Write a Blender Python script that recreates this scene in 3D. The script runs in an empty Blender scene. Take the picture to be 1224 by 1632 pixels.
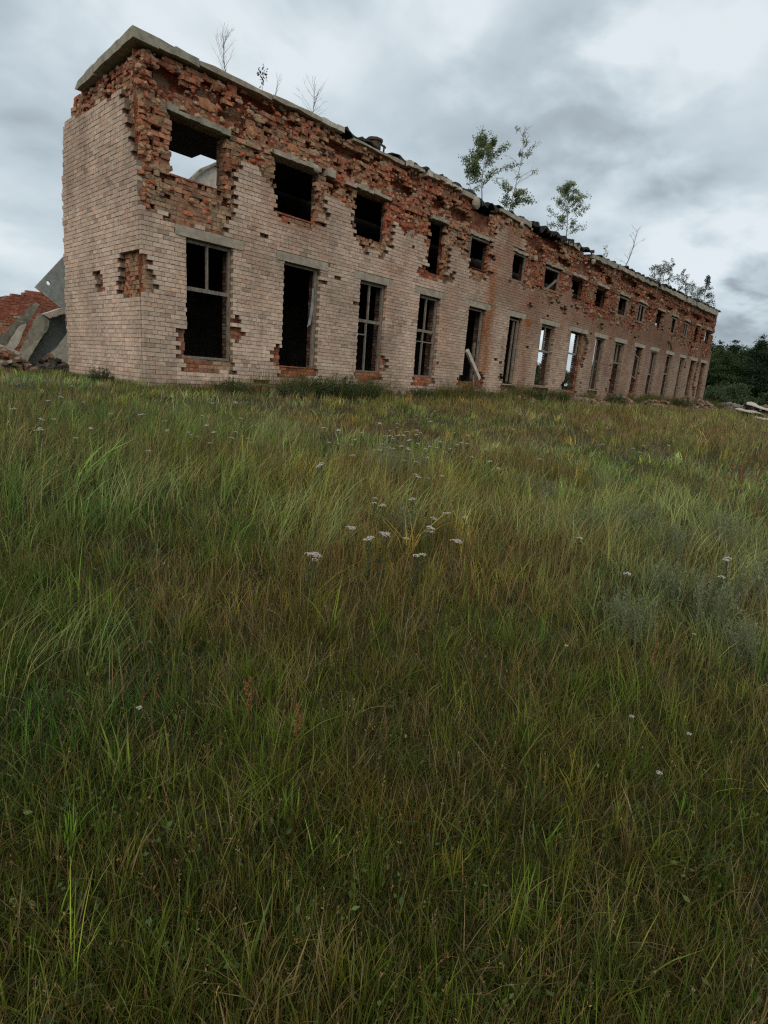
import bpy, bmesh, math, random
import numpy as np
from mathutils import Matrix, Vector
random.seed(11); rng = np.random.default_rng(7)
S = bpy.context.scene
C = bpy.data.collections.new("scene"); S.collection.children.link(C)

# ------------------------------------------------------------------ camera
RM = np.array([[0.684708192382959, 0.12226833048969254, -0.718488097774016],
               [-0.7252862609000015, 0.21123621941206722, -0.6552397266330792],
               [0.07165564202040171, 0.9697575547361105, 0.23331471020680147]])
CAM = np.array([-6.0138, -13.3374, 0.6355]); FPX = 898.35
cd = bpy.data.cameras.new("camera"); cam = bpy.data.objects.new("camera", cd); C.objects.link(cam)
M4 = Matrix([list(RM[0]) + [CAM[0]], list(RM[1]) + [CAM[1]], list(RM[2]) + [CAM[2]], [0, 0, 0, 1]])
cam.matrix_world = M4
cd.sensor_fit = 'VERTICAL'; cd.sensor_height = 24; cd.lens = FPX / 1632 * 24
cd.clip_start = 0.05; cd.clip_end = 3000
S.camera = cam
def ray(px, py): return RM @ np.array([px - 612, 816 - py, -FPX])
def onY(px, py, y): r = ray(px, py); return CAM + r * (y - CAM[1]) / r[1]

# ------------------------------------------------------------------ world: overcast sky
SUN_EL, SUN_AZ = math.radians(38), math.radians(215)   # azimuth of the sun direction in the xy plane (from +x)
w = bpy.data.worlds.new("World"); S.world = w; w.use_nodes = True
nt = w.node_tree; N = nt.nodes; Lk = nt.links; N.clear()
def nn(t, **k):
    n = N.new(t)
    for a, b in k.items():
        if a == 'ins':
            for i, v in b.items(): n.inputs[i].default_value = v
        else: setattr(n, a, b)
    return n
out = nn('ShaderNodeOutputWorld'); bg = nn('ShaderNodeBackground', ins={'Strength': 0.1})
sky = nn('ShaderNodeTexSky', sky_type='NISHITA', sun_disc=False, sun_elevation=SUN_EL, sun_rotation=math.radians(90) - SUN_AZ)
tc = nn('ShaderNodeTexCoord'); sep = nn('ShaderNodeSeparateXYZ'); Lk.new(tc.outputs['Generated'], sep.inputs[0])
zc = nn('ShaderNodeMath', operation='MAXIMUM', ins={1: 0.0}); Lk.new(sep.outputs['Z'], zc.inputs[0])
za = nn('ShaderNodeMath', operation='ADD', ins={1: 0.34}); Lk.new(zc.outputs[0], za.inputs[0])
dv = nn('ShaderNodeVectorMath', operation='DIVIDE'); cmbz = nn('ShaderNodeCombineXYZ')
for i in range(3): Lk.new(za.outputs[0], cmbz.inputs[i])
Lk.new(tc.outputs['Generated'], dv.inputs[0]); Lk.new(cmbz.outputs[0], dv.inputs[1])
n1 = nn('ShaderNodeTexNoise', ins={'Scale': 1.7, 'Detail': 4.0, 'Roughness': 0.45, 'Distortion': 0.2})
n2 = nn('ShaderNodeTexNoise', ins={'Scale': 4.6, 'Detail': 5.0, 'Roughness': 0.5, 'Distortion': 0.2})
SKYOFF = (3.7, 1.9, 0.0)
sh = nn('ShaderNodeVectorMath', operation='ADD', ins={1: SKYOFF}); Lk.new(dv.outputs[0], sh.inputs[0])
Lk.new(sh.outputs[0], n1.inputs['Vector']); Lk.new(sh.outputs[0], n2.inputs['Vector'])
def mth(op, a, b, clamp=False):
    n = nn('ShaderNodeMath', operation=op, use_clamp=clamp)
    for i, v in enumerate((a, b)):
        if isinstance(v, (int, float)): n.inputs[i].default_value = v
        else: Lk.new(v, n.inputs[i])
    return n.outputs[0]
val = mth('ADD', mth('MULTIPLY', mth('SUBTRACT', n1.outputs['Fac'], 0.5), 1.3), mth('MULTIPLY', mth('SUBTRACT', n2.outputs['Fac'], 0.5), .8))
val = mth('ADD', val, 0.70)
# the big darker and lighter cloud banks of this evening, as directions in the sky
wob = nn('ShaderNodeVectorMath', operation='MULTIPLY_ADD', ins={1: (0.35, 0.35, 0.35)})
Lk.new(n2.outputs['Color'], wob.inputs[0]); 
woff = nn('ShaderNodeVectorMath', operation='ADD', ins={1: (-0.175, -0.175, -0.175)}); Lk.new(tc.outputs['Generated'], woff.inputs[0])
Lk.new(woff.outputs[0], wob.inputs[2])
BLOBS = [(700, 150, 80, -.22), (860, 200, 100, -.30), (1000, 235, 90, -.28), (1130, 280, 80, -.16), (1190, 505, 45, -.46),
         (960, 90, 55, .34), (740, 30, 70, .38), (560, 80, 80, .2), (1000, 340, 60, .26), (1120, 410, 70, .34), (330, 150, 120, .12), (420, 60, 60, .14),
         (60, 90, 90, -.10), (200, 10, 80, .1), (1150, 130, 100, .2), (1060, 60, 70, .16), (20, 380, 120, .12), (100, 60, 130, .12), (1215, 455, 30, -.22), (1160, 535, 30, .2)]
for (bx, by, br, amp) in BLOBS:
    d = ray(bx, by); d = d / np.linalg.norm(d)
    dn = nn('ShaderNodeVectorMath', operation='DISTANCE', ins={1: tuple(d)}); Lk.new(wob.outputs[0], dn.inputs[0])
    mr = nn('ShaderNodeMapRange', interpolation_type='SMOOTHSTEP', ins={1: br / FPX * 1.7, 2: 0.0, 3: 0.0, 4: amp}); Lk.new(dn.outputs['Value'], mr.inputs[0])
    val = mth('ADD', val, mr.outputs[0])
rp = nn('ShaderNodeValToRGB'); Lk.new(val, rp.inputs[0]); e = rp.color_ramp.elements
e[0].position = 0.0; e[0].color = (.23, .275, .325, 1); e[1].position = 1.0; e[1].color = (.80, .87, .91, 1)
for p, c in ((.28, (.335, .39, .44, 1)), (.55, (.50, .585, .64, 1)), (.78, (.63, .72, .775, 1))):
    q = rp.color_ramp.elements.new(p); q.color = c
# overcast light is stronger on the side where the sun hides
sdv = (math.cos(SUN_AZ) * math.cos(SUN_EL), math.sin(SUN_AZ) * math.cos(SUN_EL), math.sin(SUN_EL))
dt = nn('ShaderNodeVectorMath', operation='DOT_PRODUCT', ins={1: sdv}); Lk.new(tc.outputs['Generated'], dt.inputs[0])
gl = nn('ShaderNodeMapRange', interpolation_type='SMOOTHSTEP', ins={1: 0.0, 2: 1.0, 3: 9.9, 4: 14.0}); Lk.new(dt.outputs['Value'], gl.inputs[0])
sc_ = nn('ShaderNodeVectorMath', operation='SCALE'); Lk.new(rp.outputs[0], sc_.inputs[0]); Lk.new(gl.outputs[0], sc_.inputs['Scale'])
mx = nn('ShaderNodeMixRGB', blend_type='MIX', ins={0: 0.93}); Lk.new(sky.outputs[0], mx.inputs[1]); Lk.new(sc_.outputs[0], mx.inputs[2])
wm = nn('ShaderNodeMixRGB', blend_type='MULTIPLY', ins={2: (1.06, .97, .84, 1)}); wf = nn('ShaderNodeMapRange', interpolation_type='SMOOTHSTEP', ins={1: .15, 2: .8}); Lk.new(dt.outputs['Value'], wf.inputs[0]); Lk.new(wf.outputs[0], wm.inputs[0]); Lk.new(mx.outputs[0], wm.inputs[1]); Lk.new(wm.outputs[0], bg.inputs['Color']); Lk.new(bg.outputs[0], out.inputs['Surface'])

sl = bpy.data.lights.new("sun", 'SUN'); sl.energy = 0.9; sl.angle = math.radians(35); sl.color = (1, .90, .76)
so = bpy.data.objects.new("sun", sl); C.objects.link(so)
so.rotation_euler = Vector(sdv).to_track_quat('Z', 'Y').to_euler()
S.view_settings.view_transform = 'Standard'; S.view_settings.look = 'None'; S.view_settings.gamma = 1; S.view_settings.exposure = 0
S.view_settings.use_curve_mapping = False
S.render.engine = 'CYCLES'
S.cycles.max_bounces = 6; S.cycles.diffuse_bounces = 3; S.cycles.transparent_max_bounces = 8
S.cycles.use_denoising = False; S.cycles.filter_width = 1.25

# ------------------------------------------------------------------ helpers
def vnoise(x, y, seed=0):
    x = np.asarray(x, float); y = np.asarray(y, float)
    xi = np.floor(x).astype(np.int64); yi = np.floor(y).astype(np.int64); xf = x - xi; yf = y - yi
    def h(a, b):
        n = (a * 374761393 + b * 668265263 + seed * 974634777) & 0x7fffffff
        n = ((n ^ (n >> 13)) * 1274126177) & 0x7fffffff
        n = (n ^ (n >> 16)) & 0xffff
        return n / 65535.0
    u = xf * xf * (3 - 2 * xf); v = yf * yf * (3 - 2 * yf)
    return (h(xi, yi) * (1 - u) + h(xi + 1, yi) * u) * (1 - v) + (h(xi, yi + 1) * (1 - u) + h(xi + 1, yi + 1) * u) * v
def fbm(x, y, seed=0, o=3):
    s = 0; a = .5; t = 0
    for k in range(o):
        s = s + a * vnoise(np.asarray(x) * 2 ** k, np.asarray(y) * 2 ** k, seed + k * 17); t += a; a *= .5
    return s / t

def mat(name, rough=.9, spec=.2):
    m = bpy.data.materials.new(name); m.use_nodes = True
    b = m.node_tree.nodes['Principled BSDF']; b.inputs['Roughness'].default_value = rough
    b.inputs['Specular IOR Level'].default_value = spec
    return m, m.node_tree, b
def noise_mix(t, base, scale, lo, hi, detail=6, coord='Object', stretch=None, rough=.6):
    """multiply a colour socket by a noise running lo..hi"""
    tc = t.nodes.new('ShaderNodeTexCoord'); n = t.nodes.new('ShaderNodeTexNoise')
    n.inputs['Scale'].default_value = scale; n.inputs['Detail'].default_value = detail; n.inputs['Roughness'].default_value = rough
    if stretch:
        mp = t.nodes.new('ShaderNodeMapping'); mp.inputs['Scale'].default_value = stretch
        t.links.new(tc.outputs[coord], mp.inputs[0]); t.links.new(mp.outputs[0], n.inputs['Vector'])
    else: t.links.new(tc.outputs[coord], n.inputs['Vector'])
    mr = t.nodes.new('ShaderNodeMapRange'); mr.inputs[1].default_value = .32; mr.inputs[2].default_value = .68
    mr.inputs[3].default_value = lo; mr.inputs[4].default_value = hi; t.links.new(n.outputs['Fac'], mr.inputs[0])
    v = t.nodes.new('ShaderNodeVectorMath'); v.operation = 'SCALE'
    t.links.new(base, v.inputs[0]); t.links.new(mr.outputs[0], v.inputs['Scale'])
    return v.outputs[0], n
def overlay(t, base, col, scale, lo, hi, amt=1, stretch=None, detail=6):
    tc = t.nodes.new('ShaderNodeTexCoord'); n = t.nodes.new('ShaderNodeTexNoise')
    n.inputs['Scale'].default_value = scale; n.inputs['Detail'].default_value = detail; n.inputs['Roughness'].default_value = .65
    mp = t.nodes.new('ShaderNodeMapping'); mp.inputs['Scale'].default_value = stretch or (1, 1, 1); mp.inputs['Location'].default_value = (scale * .37, 1.3, 2.1)
    t.links.new(tc.outputs['Object'], mp.inputs[0]); t.links.new(mp.outputs[0], n.inputs['Vector'])
    mr = t.nodes.new('ShaderNodeMapRange'); mr.inputs[1].default_value = lo; mr.inputs[2].default_value = hi; mr.inputs[4].default_value = amt
    t.links.new(n.outputs['Fac'], mr.inputs[0])
    x = t.nodes.new('ShaderNodeMixRGB'); t.links.new(mr.outputs[0], x.inputs[0]); t.links.new(base, x.inputs[1]); x.inputs[2].default_value = (*col, 1)
    return x.outputs[0]
def bump(t, b, scale, strength, dist=.01, detail=8):
    tc = t.nodes.new('ShaderNodeTexCoord'); n = t.nodes.new('ShaderNodeTexNoise'); n.inputs['Scale'].default_value = scale; n.inputs['Detail'].default_value = detail
    t.links.new(tc.outputs['Object'], n.inputs['Vector']); bp = t.nodes.new('ShaderNodeBump'); bp.inputs['Strength'].default_value = strength
    bp.inputs['Distance'].default_value = dist; t.links.new(n.outputs['Fac'], bp.inputs['Height']); t.links.new(bp.outputs[0], b.inputs['Normal'])
def rgb(t, c):
    n = t.nodes.new('ShaderNodeRGB'); n.outputs[0].default_value = (*c, 1); return n.outputs[0]
def attr(t):
    n = t.nodes.new('ShaderNodeAttribute'); n.attribute_name = 'col'; return n.outputs['Color']

# bricks: colour of each brick comes from its 'col' attribute
m_brick, t, b = mat('brick'); o = attr(t)
o, _ = noise_mix(t, o, 14, .78, 1.18); o, _ = noise_mix(t, o, .9, .80, 1.15, stretch=(1, 1, .45))
o = overlay(t, o, (.16, .12, .085), 3.2, .56, .76, .55); o = overlay(t, o, (.13, .10, .075), 1.6, .56, .76, .45, stretch=(2.2, 2.2, .28)); o = overlay(t, o, (.46, .36, .28), 7, .58, .70, .55); o = overlay(t, o, (.30, .15, .09), .8, .56, .75, .3)
t.links.new(o, b.inputs['Base Color']); bump(t, b, 60, .5, .008)
m_red, t, b = mat('weathered_red_brick'); o = attr(t)
o, _ = noise_mix(t, o, 11, .6, 1.3); o = overlay(t, o, (.33, .225, .15), 3.0, .54, .66, .7); o = overlay(t, o, (.08, .05, .035), 4.5, .57, .73, .7)
t.links.new(o, b.inputs['Base Color']); bump(t, b, 35, .9, .02)
m_mortar, t, b = mat('mortar'); o = rgb(t, (.24, .185, .145)); o, _ = noise_mix(t, o, 9, .55, 1.3)
t.links.new(o, b.inputs['Base Color']); bump(t, b, 50, .8, .01)
m_dark, t, b = mat('shade_dark_plaster'); o = rgb(t, (.05, .042, .036)); o, _ = noise_mix(t, o, 2, .4, 1.3); t.links.new(o, b.inputs['Base Color'])  # interior shade put into the base colour of back wall, floor and ceiling
m_rmortar, t, b = mat('crumbling_mortar'); o = rgb(t, (.31, .175, .11)); o, _ = noise_mix(t, o, 7, .4, 1.5); o = overlay(t, o, (.30, .10, .06), 2.5, .5, .62, .8); t.links.new(o, b.inputs['Base Color']); bump(t, b, 30, .9, .02)
m_core, t, b = mat('rubble_core'); o = rgb(t, (.26, .085, .048)); o, _ = noise_mix(t, o, 7, .45, 1.45)
o = overlay(t, o, (.30, .21, .14), 2.6, .50, .60, .85); o = overlay(t, o, (.04, .032, .026), 3.7, .56, .68, .9)
t.links.new(o, b.inputs['Base Color']); bump(t, b, 16, 1, .05)
def concrete(name, c, dark=(.06, .06, .05), amt=.7, sc=2.2):
    m, t, b = mat(name, .92); o = rgb(t, c); o, _ = noise_mix(t, o, 5, .72, 1.2); o, _ = noise_mix(t, o, 60, .85, 1.12)
    o = overlay(t, o, dark, sc, .52, .75, amt); o = overlay(t, o, (.30, .25, .19), sc * 2.3, .6, .8, .4); t.links.new(o, b.inputs['Base Color']); bump(t, b, 30, .6, .01); return m
m_conc = concrete('concrete', (.30, .28, .225), (.07, .065, .05), .85, 3.0); m_conc_light = concrete('pale_concrete', (.52, .47, .41), amt=.35)
m_lintel = concrete('lintel_concrete', (.36, .31, .25), (.14, .11, .085), .55); m_conc_dark = concrete('dark_concrete', (.19, .20, .19)); m_conc_blue = concrete('blue_grey_concrete', (.34, .36, .36), (.10, .11, .11), .55, 1.2)
m_felt, t, b = mat('roofing_felt', .85); o = rgb(t, (.022, .022, .02)); o, _ = noise_mix(t, o, 5, .5, 1.9); o = overlay(t, o, (.05, .065, .025), 3, .56, .66, .8); t.links.new(o, b.inputs['Base Color']); bump(t, b, 20, .8, .03)
m_wood, t, b = mat('weathered_wood', .8); o = rgb(t, (.21, .185, .155)); o, _ = noise_mix(t, o, 6, .55, 1.35, stretch=(8, 8, 1)); o = overlay(t, o, (.07, .05, .035), 5, .52, .7, .8); t.links.new(o, b.inputs['Base Color']); bump(t, b, 40, .5, .005)
m_cloth, t, b = mat('torn_sheet', .8); o = rgb(t, (.24, .25, .25)); o, _ = noise_mix(t, o, 5, .7, 1.2); t.links.new(o, b.inputs['Base Color'])
m_bark, t, b = mat('bark'); o = rgb(t, (.30, .28, .25)); o, _ = noise_mix(t, o, 9, .35, 1.3, stretch=(1, 1, 3)); t.links.new(o, b.inputs['Base Color'])
m_twig, t, b = mat('bare_twig'); o = rgb(t, (.16, .13, .11)); o, _ = noise_mix(t, o, 9, .5, 1.3); t.links.new(o, b.inputs['Base Color'])
m_steel, t, b = mat('rusty_steel', .7, .4); o = rgb(t, (.07, .04, .028)); o, _ = noise_mix(t, o, 9, .4, 1.8); t.links.new(o, b.inputs['Base Color'])
def leafy(name, tr=.35, rough=.6):
    m, t, b = mat(name, rough, .25); o = attr(t)
    t.links.new(o, b.inputs['Base Color'])
    tl = t.nodes.new('ShaderNodeBsdfTranslucent'); t.links.new(o, tl.inputs['Color']); ms = t.nodes.new('ShaderNodeMixShader'); ms.inputs[0].default_value = tr
    t.links.new(b.outputs[0], ms.inputs[1]); t.links.new(tl.outputs[0], ms.inputs[2]); t.links.new(ms.outputs[0], t.nodes['Material Output'].inputs['Surface'])
    return m
m_leaf = leafy('leaf'); m_grass = leafy('grass_blade', .25, .55); m_flower = leafy('flower', .2, .8)
m_ground, t, b = mat('soil'); o = rgb(t, (.040, .040, .018)); o, _ = noise_mix(t, o, 3, .5, 1.5); o = overlay(t, o, (.075, .055, .028), 1.3, .48, .62, .8)
o, _ = noise_mix(t, o, 40, .5, 1.5); t.links.new(o, b.inputs['Base Color']); bump(t, b, 25, 1, .05)

class MB:
    def __init__(s): s.v = []; s.f = []; s.c = []; s.m = []
    def add(s, vs, fs, col=(1, 1, 1), mi=0):
        n = len(s.v); s.v += [tuple(p) for p in vs]; s.f += [tuple(i + n for i in f) for f in fs]
        s.c += [col] * len(vs) if not isinstance(col, list) else col; s.m += [mi] * len(fs)
    def box(s, x0, x1, y0, y1, z0, z1, col=(1, 1, 1), j=0, mi=0):
        vs = [(x, y, z) for z in (z0, z1) for y in (y0, y1) for x in (x0, x1)]
        if j: vs = [(x + random.uniform(-j, j), y + random.uniform(-j, j), z + random.uniform(-j, j)) for x, y, z in vs]
        s.add(vs, BOXF, col, mi)
    def prism(s, poly, off, col=(1, 1, 1), mi=0):
        """poly: list of 3-D points, off: extrusion vector"""
        n = len(poly); a = [Vector(p) for p in poly]; o = Vector(off); b_ = [p + o for p in a]
        fs = [tuple(range(n)), tuple(range(2 * n - 1, n - 1, -1))] + [(i, i + n, (i + 1) % n + n, (i + 1) % n) for i in range(n)]
        s.add(a + b_, fs, col, mi)
    def bar(s, a, b_, w_, h_, up=(0, 0, 1), mi=0, j=0):
        a = Vector(a); b_ = Vector(b_); d = (b_ - a).normalized(); u = Vector(up); x = d.cross(u)
        if x.length < 1e-3: x = d.cross(Vector((0, 1, 0)))
        x.normalize(); u = x.cross(d)
        vs = [p + x * sx * w_ / 2 + u * su * h_ / 2 for p in (a, b_) for sx, su in ((-1, -1), (1, -1), (1, 1), (-1, 1))]
        if j: vs = [q + Vector([random.uniform(-j, j) for _ in range(3)]) for q in vs]
        s.add(vs, [(0, 1, 2, 3), (7, 6, 5, 4), (0, 4, 5, 1), (1, 5, 6, 2), (2, 6, 7, 3), (3, 7, 4, 0)], (1, 1, 1), mi)
    def tube(s, pts, rad, n=6, col=(1, 1, 1), mi=0):
        pts = [Vector(p) for p in pts]; k0 = len(s.v); vs = []; fs = []
        for i, p in enumerate(pts):
            d = (pts[min(i + 1, len(pts) - 1)] - pts[max(i - 1, 0)]).normalized(); x = d.cross(Vector((.31, .95, .1)))
            if x.length < 1e-3: x = d.cross(Vector((1, 0, 0)))
            x.normalize(); y = d.cross(x)
            for q in range(n):
                a = q / n * 2 * math.pi; vs.append(p + (x * math.cos(a) + y * math.sin(a)) * rad[i])
        for i in range(len(pts) - 1):
            for q in range(n): fs.append((i * n + q, i * n + (q + 1) % n, (i + 1) * n + (q + 1) % n, (i + 1) * n + q))
        fs.append(tuple(range(n - 1, -1, -1))); fs.append(tuple(range((len(pts) - 1) * n, len(pts) * n)))
        s.add(vs, fs, col, mi)
    def lump(s, c, r, col=(1, 1, 1), mi=0, sub=1, j=.25, flat=1.0):
        bm = bmesh.new(); bmesh.ops.create_icosphere(bm, subdivisions=sub, radius=1)
        vs = []
        for v in bm.verts:
            k = 1 + random.uniform(-j, j); vs.append((c[0] + v.co.x * r[0] * k, c[1] + v.co.y * r[1] * k, c[2] + v.co.z * r[2] * k))
        fs = [tuple(v.index for v in f.verts) for f in bm.faces]; bm.free(); s.add(vs, fs, col, mi)
    def mesh(s, name, mats):
        me = bpy.data.meshes.new(name); me.from_pydata(s.v, [], s.f)
        for m in (mats if isinstance(mats, (list, tuple)) else [mats]): me.materials.append(m)
        if any(s.m): me.polygons.foreach_set('material_index', s.m)
        a = me.color_attributes.new('col', 'FLOAT_COLOR', 'POINT')
        c = np.ones((len(s.v), 4), np.float32); c[:, :3] = np.array(s.c, np.float32).reshape(-1, 3); a.data.foreach_set('color', c.ravel())
        me.update(); return me
    def build(s, name, mats, parent=None, loc=None):
        o = bpy.data.objects.new(name, s.mesh(name, mats)); C.objects.link(o)
        if parent: o.parent = parent
        if loc is not None: o.location = loc
        return o
BOXF = [(0, 2, 3, 1), (4, 5, 7, 6), (0, 1, 5, 4), (2, 6, 7, 3), (0, 4, 6, 2), (1, 3, 7, 5)]
def np_mesh(name, V, F, col, m):
    """V (n,3), F (k,4) quads, col (n,3)"""
    me = bpy.data.meshes.new(name); me.vertices.add(len(V)); me.vertices.foreach_set('co', V.astype(np.float32).ravel())
    me.loops.add(F.size); me.loops.foreach_set('vertex_index', F.astype(np.int32).ravel())
    me.polygons.add(len(F)); me.polygons.foreach_set('loop_start', np.arange(0, F.size, F.shape[1], dtype=np.int32))
    me.polygons.foreach_set('loop_total', np.full(len(F), F.shape[1], np.int32))
    me.materials.append(m)
    a = me.color_attributes.new('col', 'BYTE_COLOR' if False else 'FLOAT_COLOR', 'POINT')
    c = np.ones((len(V), 4), np.float32); c[:, :3] = col; a.data.foreach_set('color', c.ravel())
    me.update(calc_edges=True); return me
def tag(o, label=None, cat=None, group=None, kind=None):
    for k, v in (('label', label), ('category', cat), ('group', group), ('kind', kind)):
        if v: o[k] = v
    return o
def empty(name, loc=(0, 0, 0), label=None, cat=None, group=None):
    o = bpy.data.objects.new(name, None); C.objects.link(o); o.location = loc; o.empty_display_size = .3
    return tag(o, label, cat, group)
def link(name, me, parent=None):
    o = bpy.data.objects.new(name, me); C.objects.link(o)
    if parent: o.parent = parent
    return o
def copy_tree(o, loc, rz=0, s=1, label=None, group=None):
    c = o.copy(); C.objects.link(c); c.location = loc; c.rotation_euler = (0, 0, rz); c.scale = (s, s, s) if not hasattr(s, '__len__') else s
    if label: c['label'] = label
    if group: c['group'] = group
    for ch in list(o.children):
        d = ch.copy(); C.objects.link(d); d.parent = c
    return c

# ------------------------------------------------------------------ terrain
def gz(x, y):
    x = np.asarray(x, float); y = np.asarray(y, float)
    dx = np.maximum(np.maximum(-14 - x, x - 50), 0) * .8; dy = np.maximum(np.maximum(0 - y, y - 40), 0)
    t = np.clip(np.sqrt(dx * dx + dy * dy) / 13.3, 0, 1)
    z = -.87 * (t * .85 + .15 * t * t)
    far = np.clip((x - 52) / 45, 0, 1); z = z + .55 * far * far * (3 - 2 * far)
    z = z + (fbm(x * .45, y * .45, 3) - .5) * .12 * np.clip(t * 3, 0, 1)
    return z
def axis(c, lo, hi, fine, reach, growth=1.16):
    pts = [c]; st = fine; p = c
    while p < hi:
        p += st; pts.append(p)
        if p - c > reach: st *= growth
    p = c; st = fine
    while p > lo:
        p -= st; pts.append(p)
        if c - p > reach: st *= growth
    return np.array(sorted(pts))
ax = axis(-4, -1500, 1800, .3, 14, 1.12); ay = axis(-9, -1500, 1800, .3, 12, 1.12)
GX, GY = np.meshgrid(ax, ay); V = np.stack([GX.ravel(), GY.ravel(), gz(GX.ravel(), GY.ravel())], 1)
nx, ny = len(ax), len(ay); I = (np.arange(ny - 1)[:, None] * nx + np.arange(nx - 1)[None]).ravel()
F = np.stack([I, I + 1, I + 1 + nx, I + nx], 1)
g = link('ground', np_mesh('ground', V, F, np.ones((len(V), 3)), m_ground)); tag(g, kind='structure')

# ------------------------------------------------------------------ the ruined building
BL = 46.4            # facade length
UP = [(0.80, 2.15, 4.74, 5.95), (3.64, 4.98, 4.66, 5.97), (6.54, 7.84, 4.72, 5.93), (10.08, 10.86, 4.22, 5.95), (12.42, 13.62, 4.88, 5.94),
      (15.28, 16.42, 4.88, 5.96), (18.15, 19.54, 4.96, 5.9), (20.93, 22.2, 4.95, 5.9), (23.7, 25.0, 4.94, 5.85), (26.7, 27.98, 4.9, 5.9),
      (29.68, 30.8, 4.88, 5.9), (32.95, 34.05, 4.9, 5.95), (35.7, 36.9, 4.85, 5.88), (38.6, 39.6, 4.88, 5.85), (41.38, 42.3, 4.7, 5.85), (44.1, 45.4, 4.9, 5.9)]
LOW = [(1.07, 2.33, .72, 3.46), (3.92, 5.18, .72, 3.48), (6.78, 7.98, .71, 3.46), (9.63, 10.78, .71, 3.45), (12.56, 13.73, .66, 3.43), (15.5, 16.52, .7, 3.43),
       (18.3, 19.6, .7, 3.44), (21.26, 22.75, .62, 3.45), (24.22, 25.4, .76, 3.45), (26.95, 28.22, .61, 3.43), (30.05, 31.25, .71, 3.43), (32.75, 33.9, .68, 3.42),
       (35.8, 37.0, .72, 3.44), (38.72, 39.8, .62, 3.43), (41.35, 42.6, .85, 3.43), (44.15, 45.4, .85, 3.48)]
ZB = [(0, 3.75), (2.25, 3.75), (2.4, 4.5), (2.5, 5.5), (3.3, 5.35), (3.6, 4.7), (3.8, 4.45), (5.0, 4.5), (5.15, 5.3), (6.3, 5.4), (6.5, 4.6), (6.9, 4.25), (7.7, 4.35), (8.0, 5.25),
      (9.8, 5.15), (9.95, 3.95), (11.0, 4.05), (11.15, 5.3), (12.2, 5.1), (12.4, 4.55), (13.5, 4.6), (13.8, 6.2), (14.6, 6.75), (15.9, 6.6), (16.3, 5.6), (16.6, 4.75), (17.9, 4.6), (18.2, 4.45),
      (19.6, 4.5), (19.9, 5.2), (20.8, 5.2), (20.9, 4.55), (22.2, 4.3), (23.6, 4.35), (25.2, 4.35), (27, 4.3), (29.5, 4.35), (31.3, 4.3), (31.5, 5.0), (34.2, 5.2), (34.5, 5.7), (35.6, 5.6), (35.8, 4.4), (37.4, 4.5), (38.2, 4.2), (40, 4.0),
      (40.5, 3.75), (43, 3.62), (45.3, 3.65), (45.5, 4.3), (46.4, 4.3)]
zbx = np.array([p[0] for p in ZB]); zbz = np.array([p[1] for p in ZB])
HOLES = [(.02, 2.5, .24, .42), (.3, 2.3, .12, .06), (1.05, 1.05, .22, .35), (2.52, 1.45, .12, .22), (3.78, 1.0, .18, .32), (8.08, 1.1, .22, .14), (8.1, .85, .2, .1), (13.85, .8, .25, .3), (12.5, .72, .25, .2), (14.85, 1.6, .1, .09), (15.02, 1.6, .05, .09), (15.25, 1.58, .1, .09),
         (21.2, .85, .2, .25), (22.95, 2.85, .45, .55), (22.9, 2.2, .35, .16), (23.0, 1.9, .2, .1), (15.3, .95, .18, .2), (9.75, 4.2, .3, .22), (11.35, 4.25, .22, .22), (10.35, 4.02, .1, .1), (2.5, 1.75, .06, .12),
         (17.0, 4.05, .3, .12), (24.6, 3.95, .3, .25), (20.2, 4.3, .35, .2), (26.6, .75, .1, .2), (29.6, 3.95, .3, .06), (35.9, 3.95, .75, .32), (40.2, 2.9, .2, .3), (43.1, 2.2, .35, .9), (43.2, 3.2, .45, .35), (43.5, 1.2, .4, .5)]
CAV = [(.75, 6.55, .45, .22), (1.55, 6.2, .25, .1), (2.2, 6.35, .2, .1), (6.1, 6.75, 1.0, .12), (5.4, 5.95, .2, .14), (3.0, 6.95, .6, .12), (5.6, 5.75, .12, .2), (8.6, 6.5, .5, .14), (11.6, 6.4, .7, .22), (10.4, 6.5, .4, .2), (13.05, 6.62, .5, .42), (12.6, 6.9, .4, .3),
       (17.5, 6.25, .42, .42), (17.0, 6.55, .7, .25), (18.5, 6.85, 1.0, .22), (19.9, 6.3, .7, .2), (21.7, 6.4, .5, .3), (23.2, 6.7, 1.2, .2), (25, 6.35, .6, .2), (27.8, 6.75, 1.4, .22), (29.2, 6.3, .5, .15), (31.5, 6.5, 1.2, .16), (35, 6.3, .8, .16), (38, 6.4, 1.2, .2), (41, 6.5, 1.5, .2), (44, 6.6, 1.0, .15), (28.9, 5.3, .3, .4), (31.6, 5.8, .3, .3), (43.3, 5.0, .4, .5)]
def inell(L, x, z, k=1.0):
    return any(((x - a) / c) ** 2 + ((z - b_) / d) ** 2 < k for a, b_, c, d in L)
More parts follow.
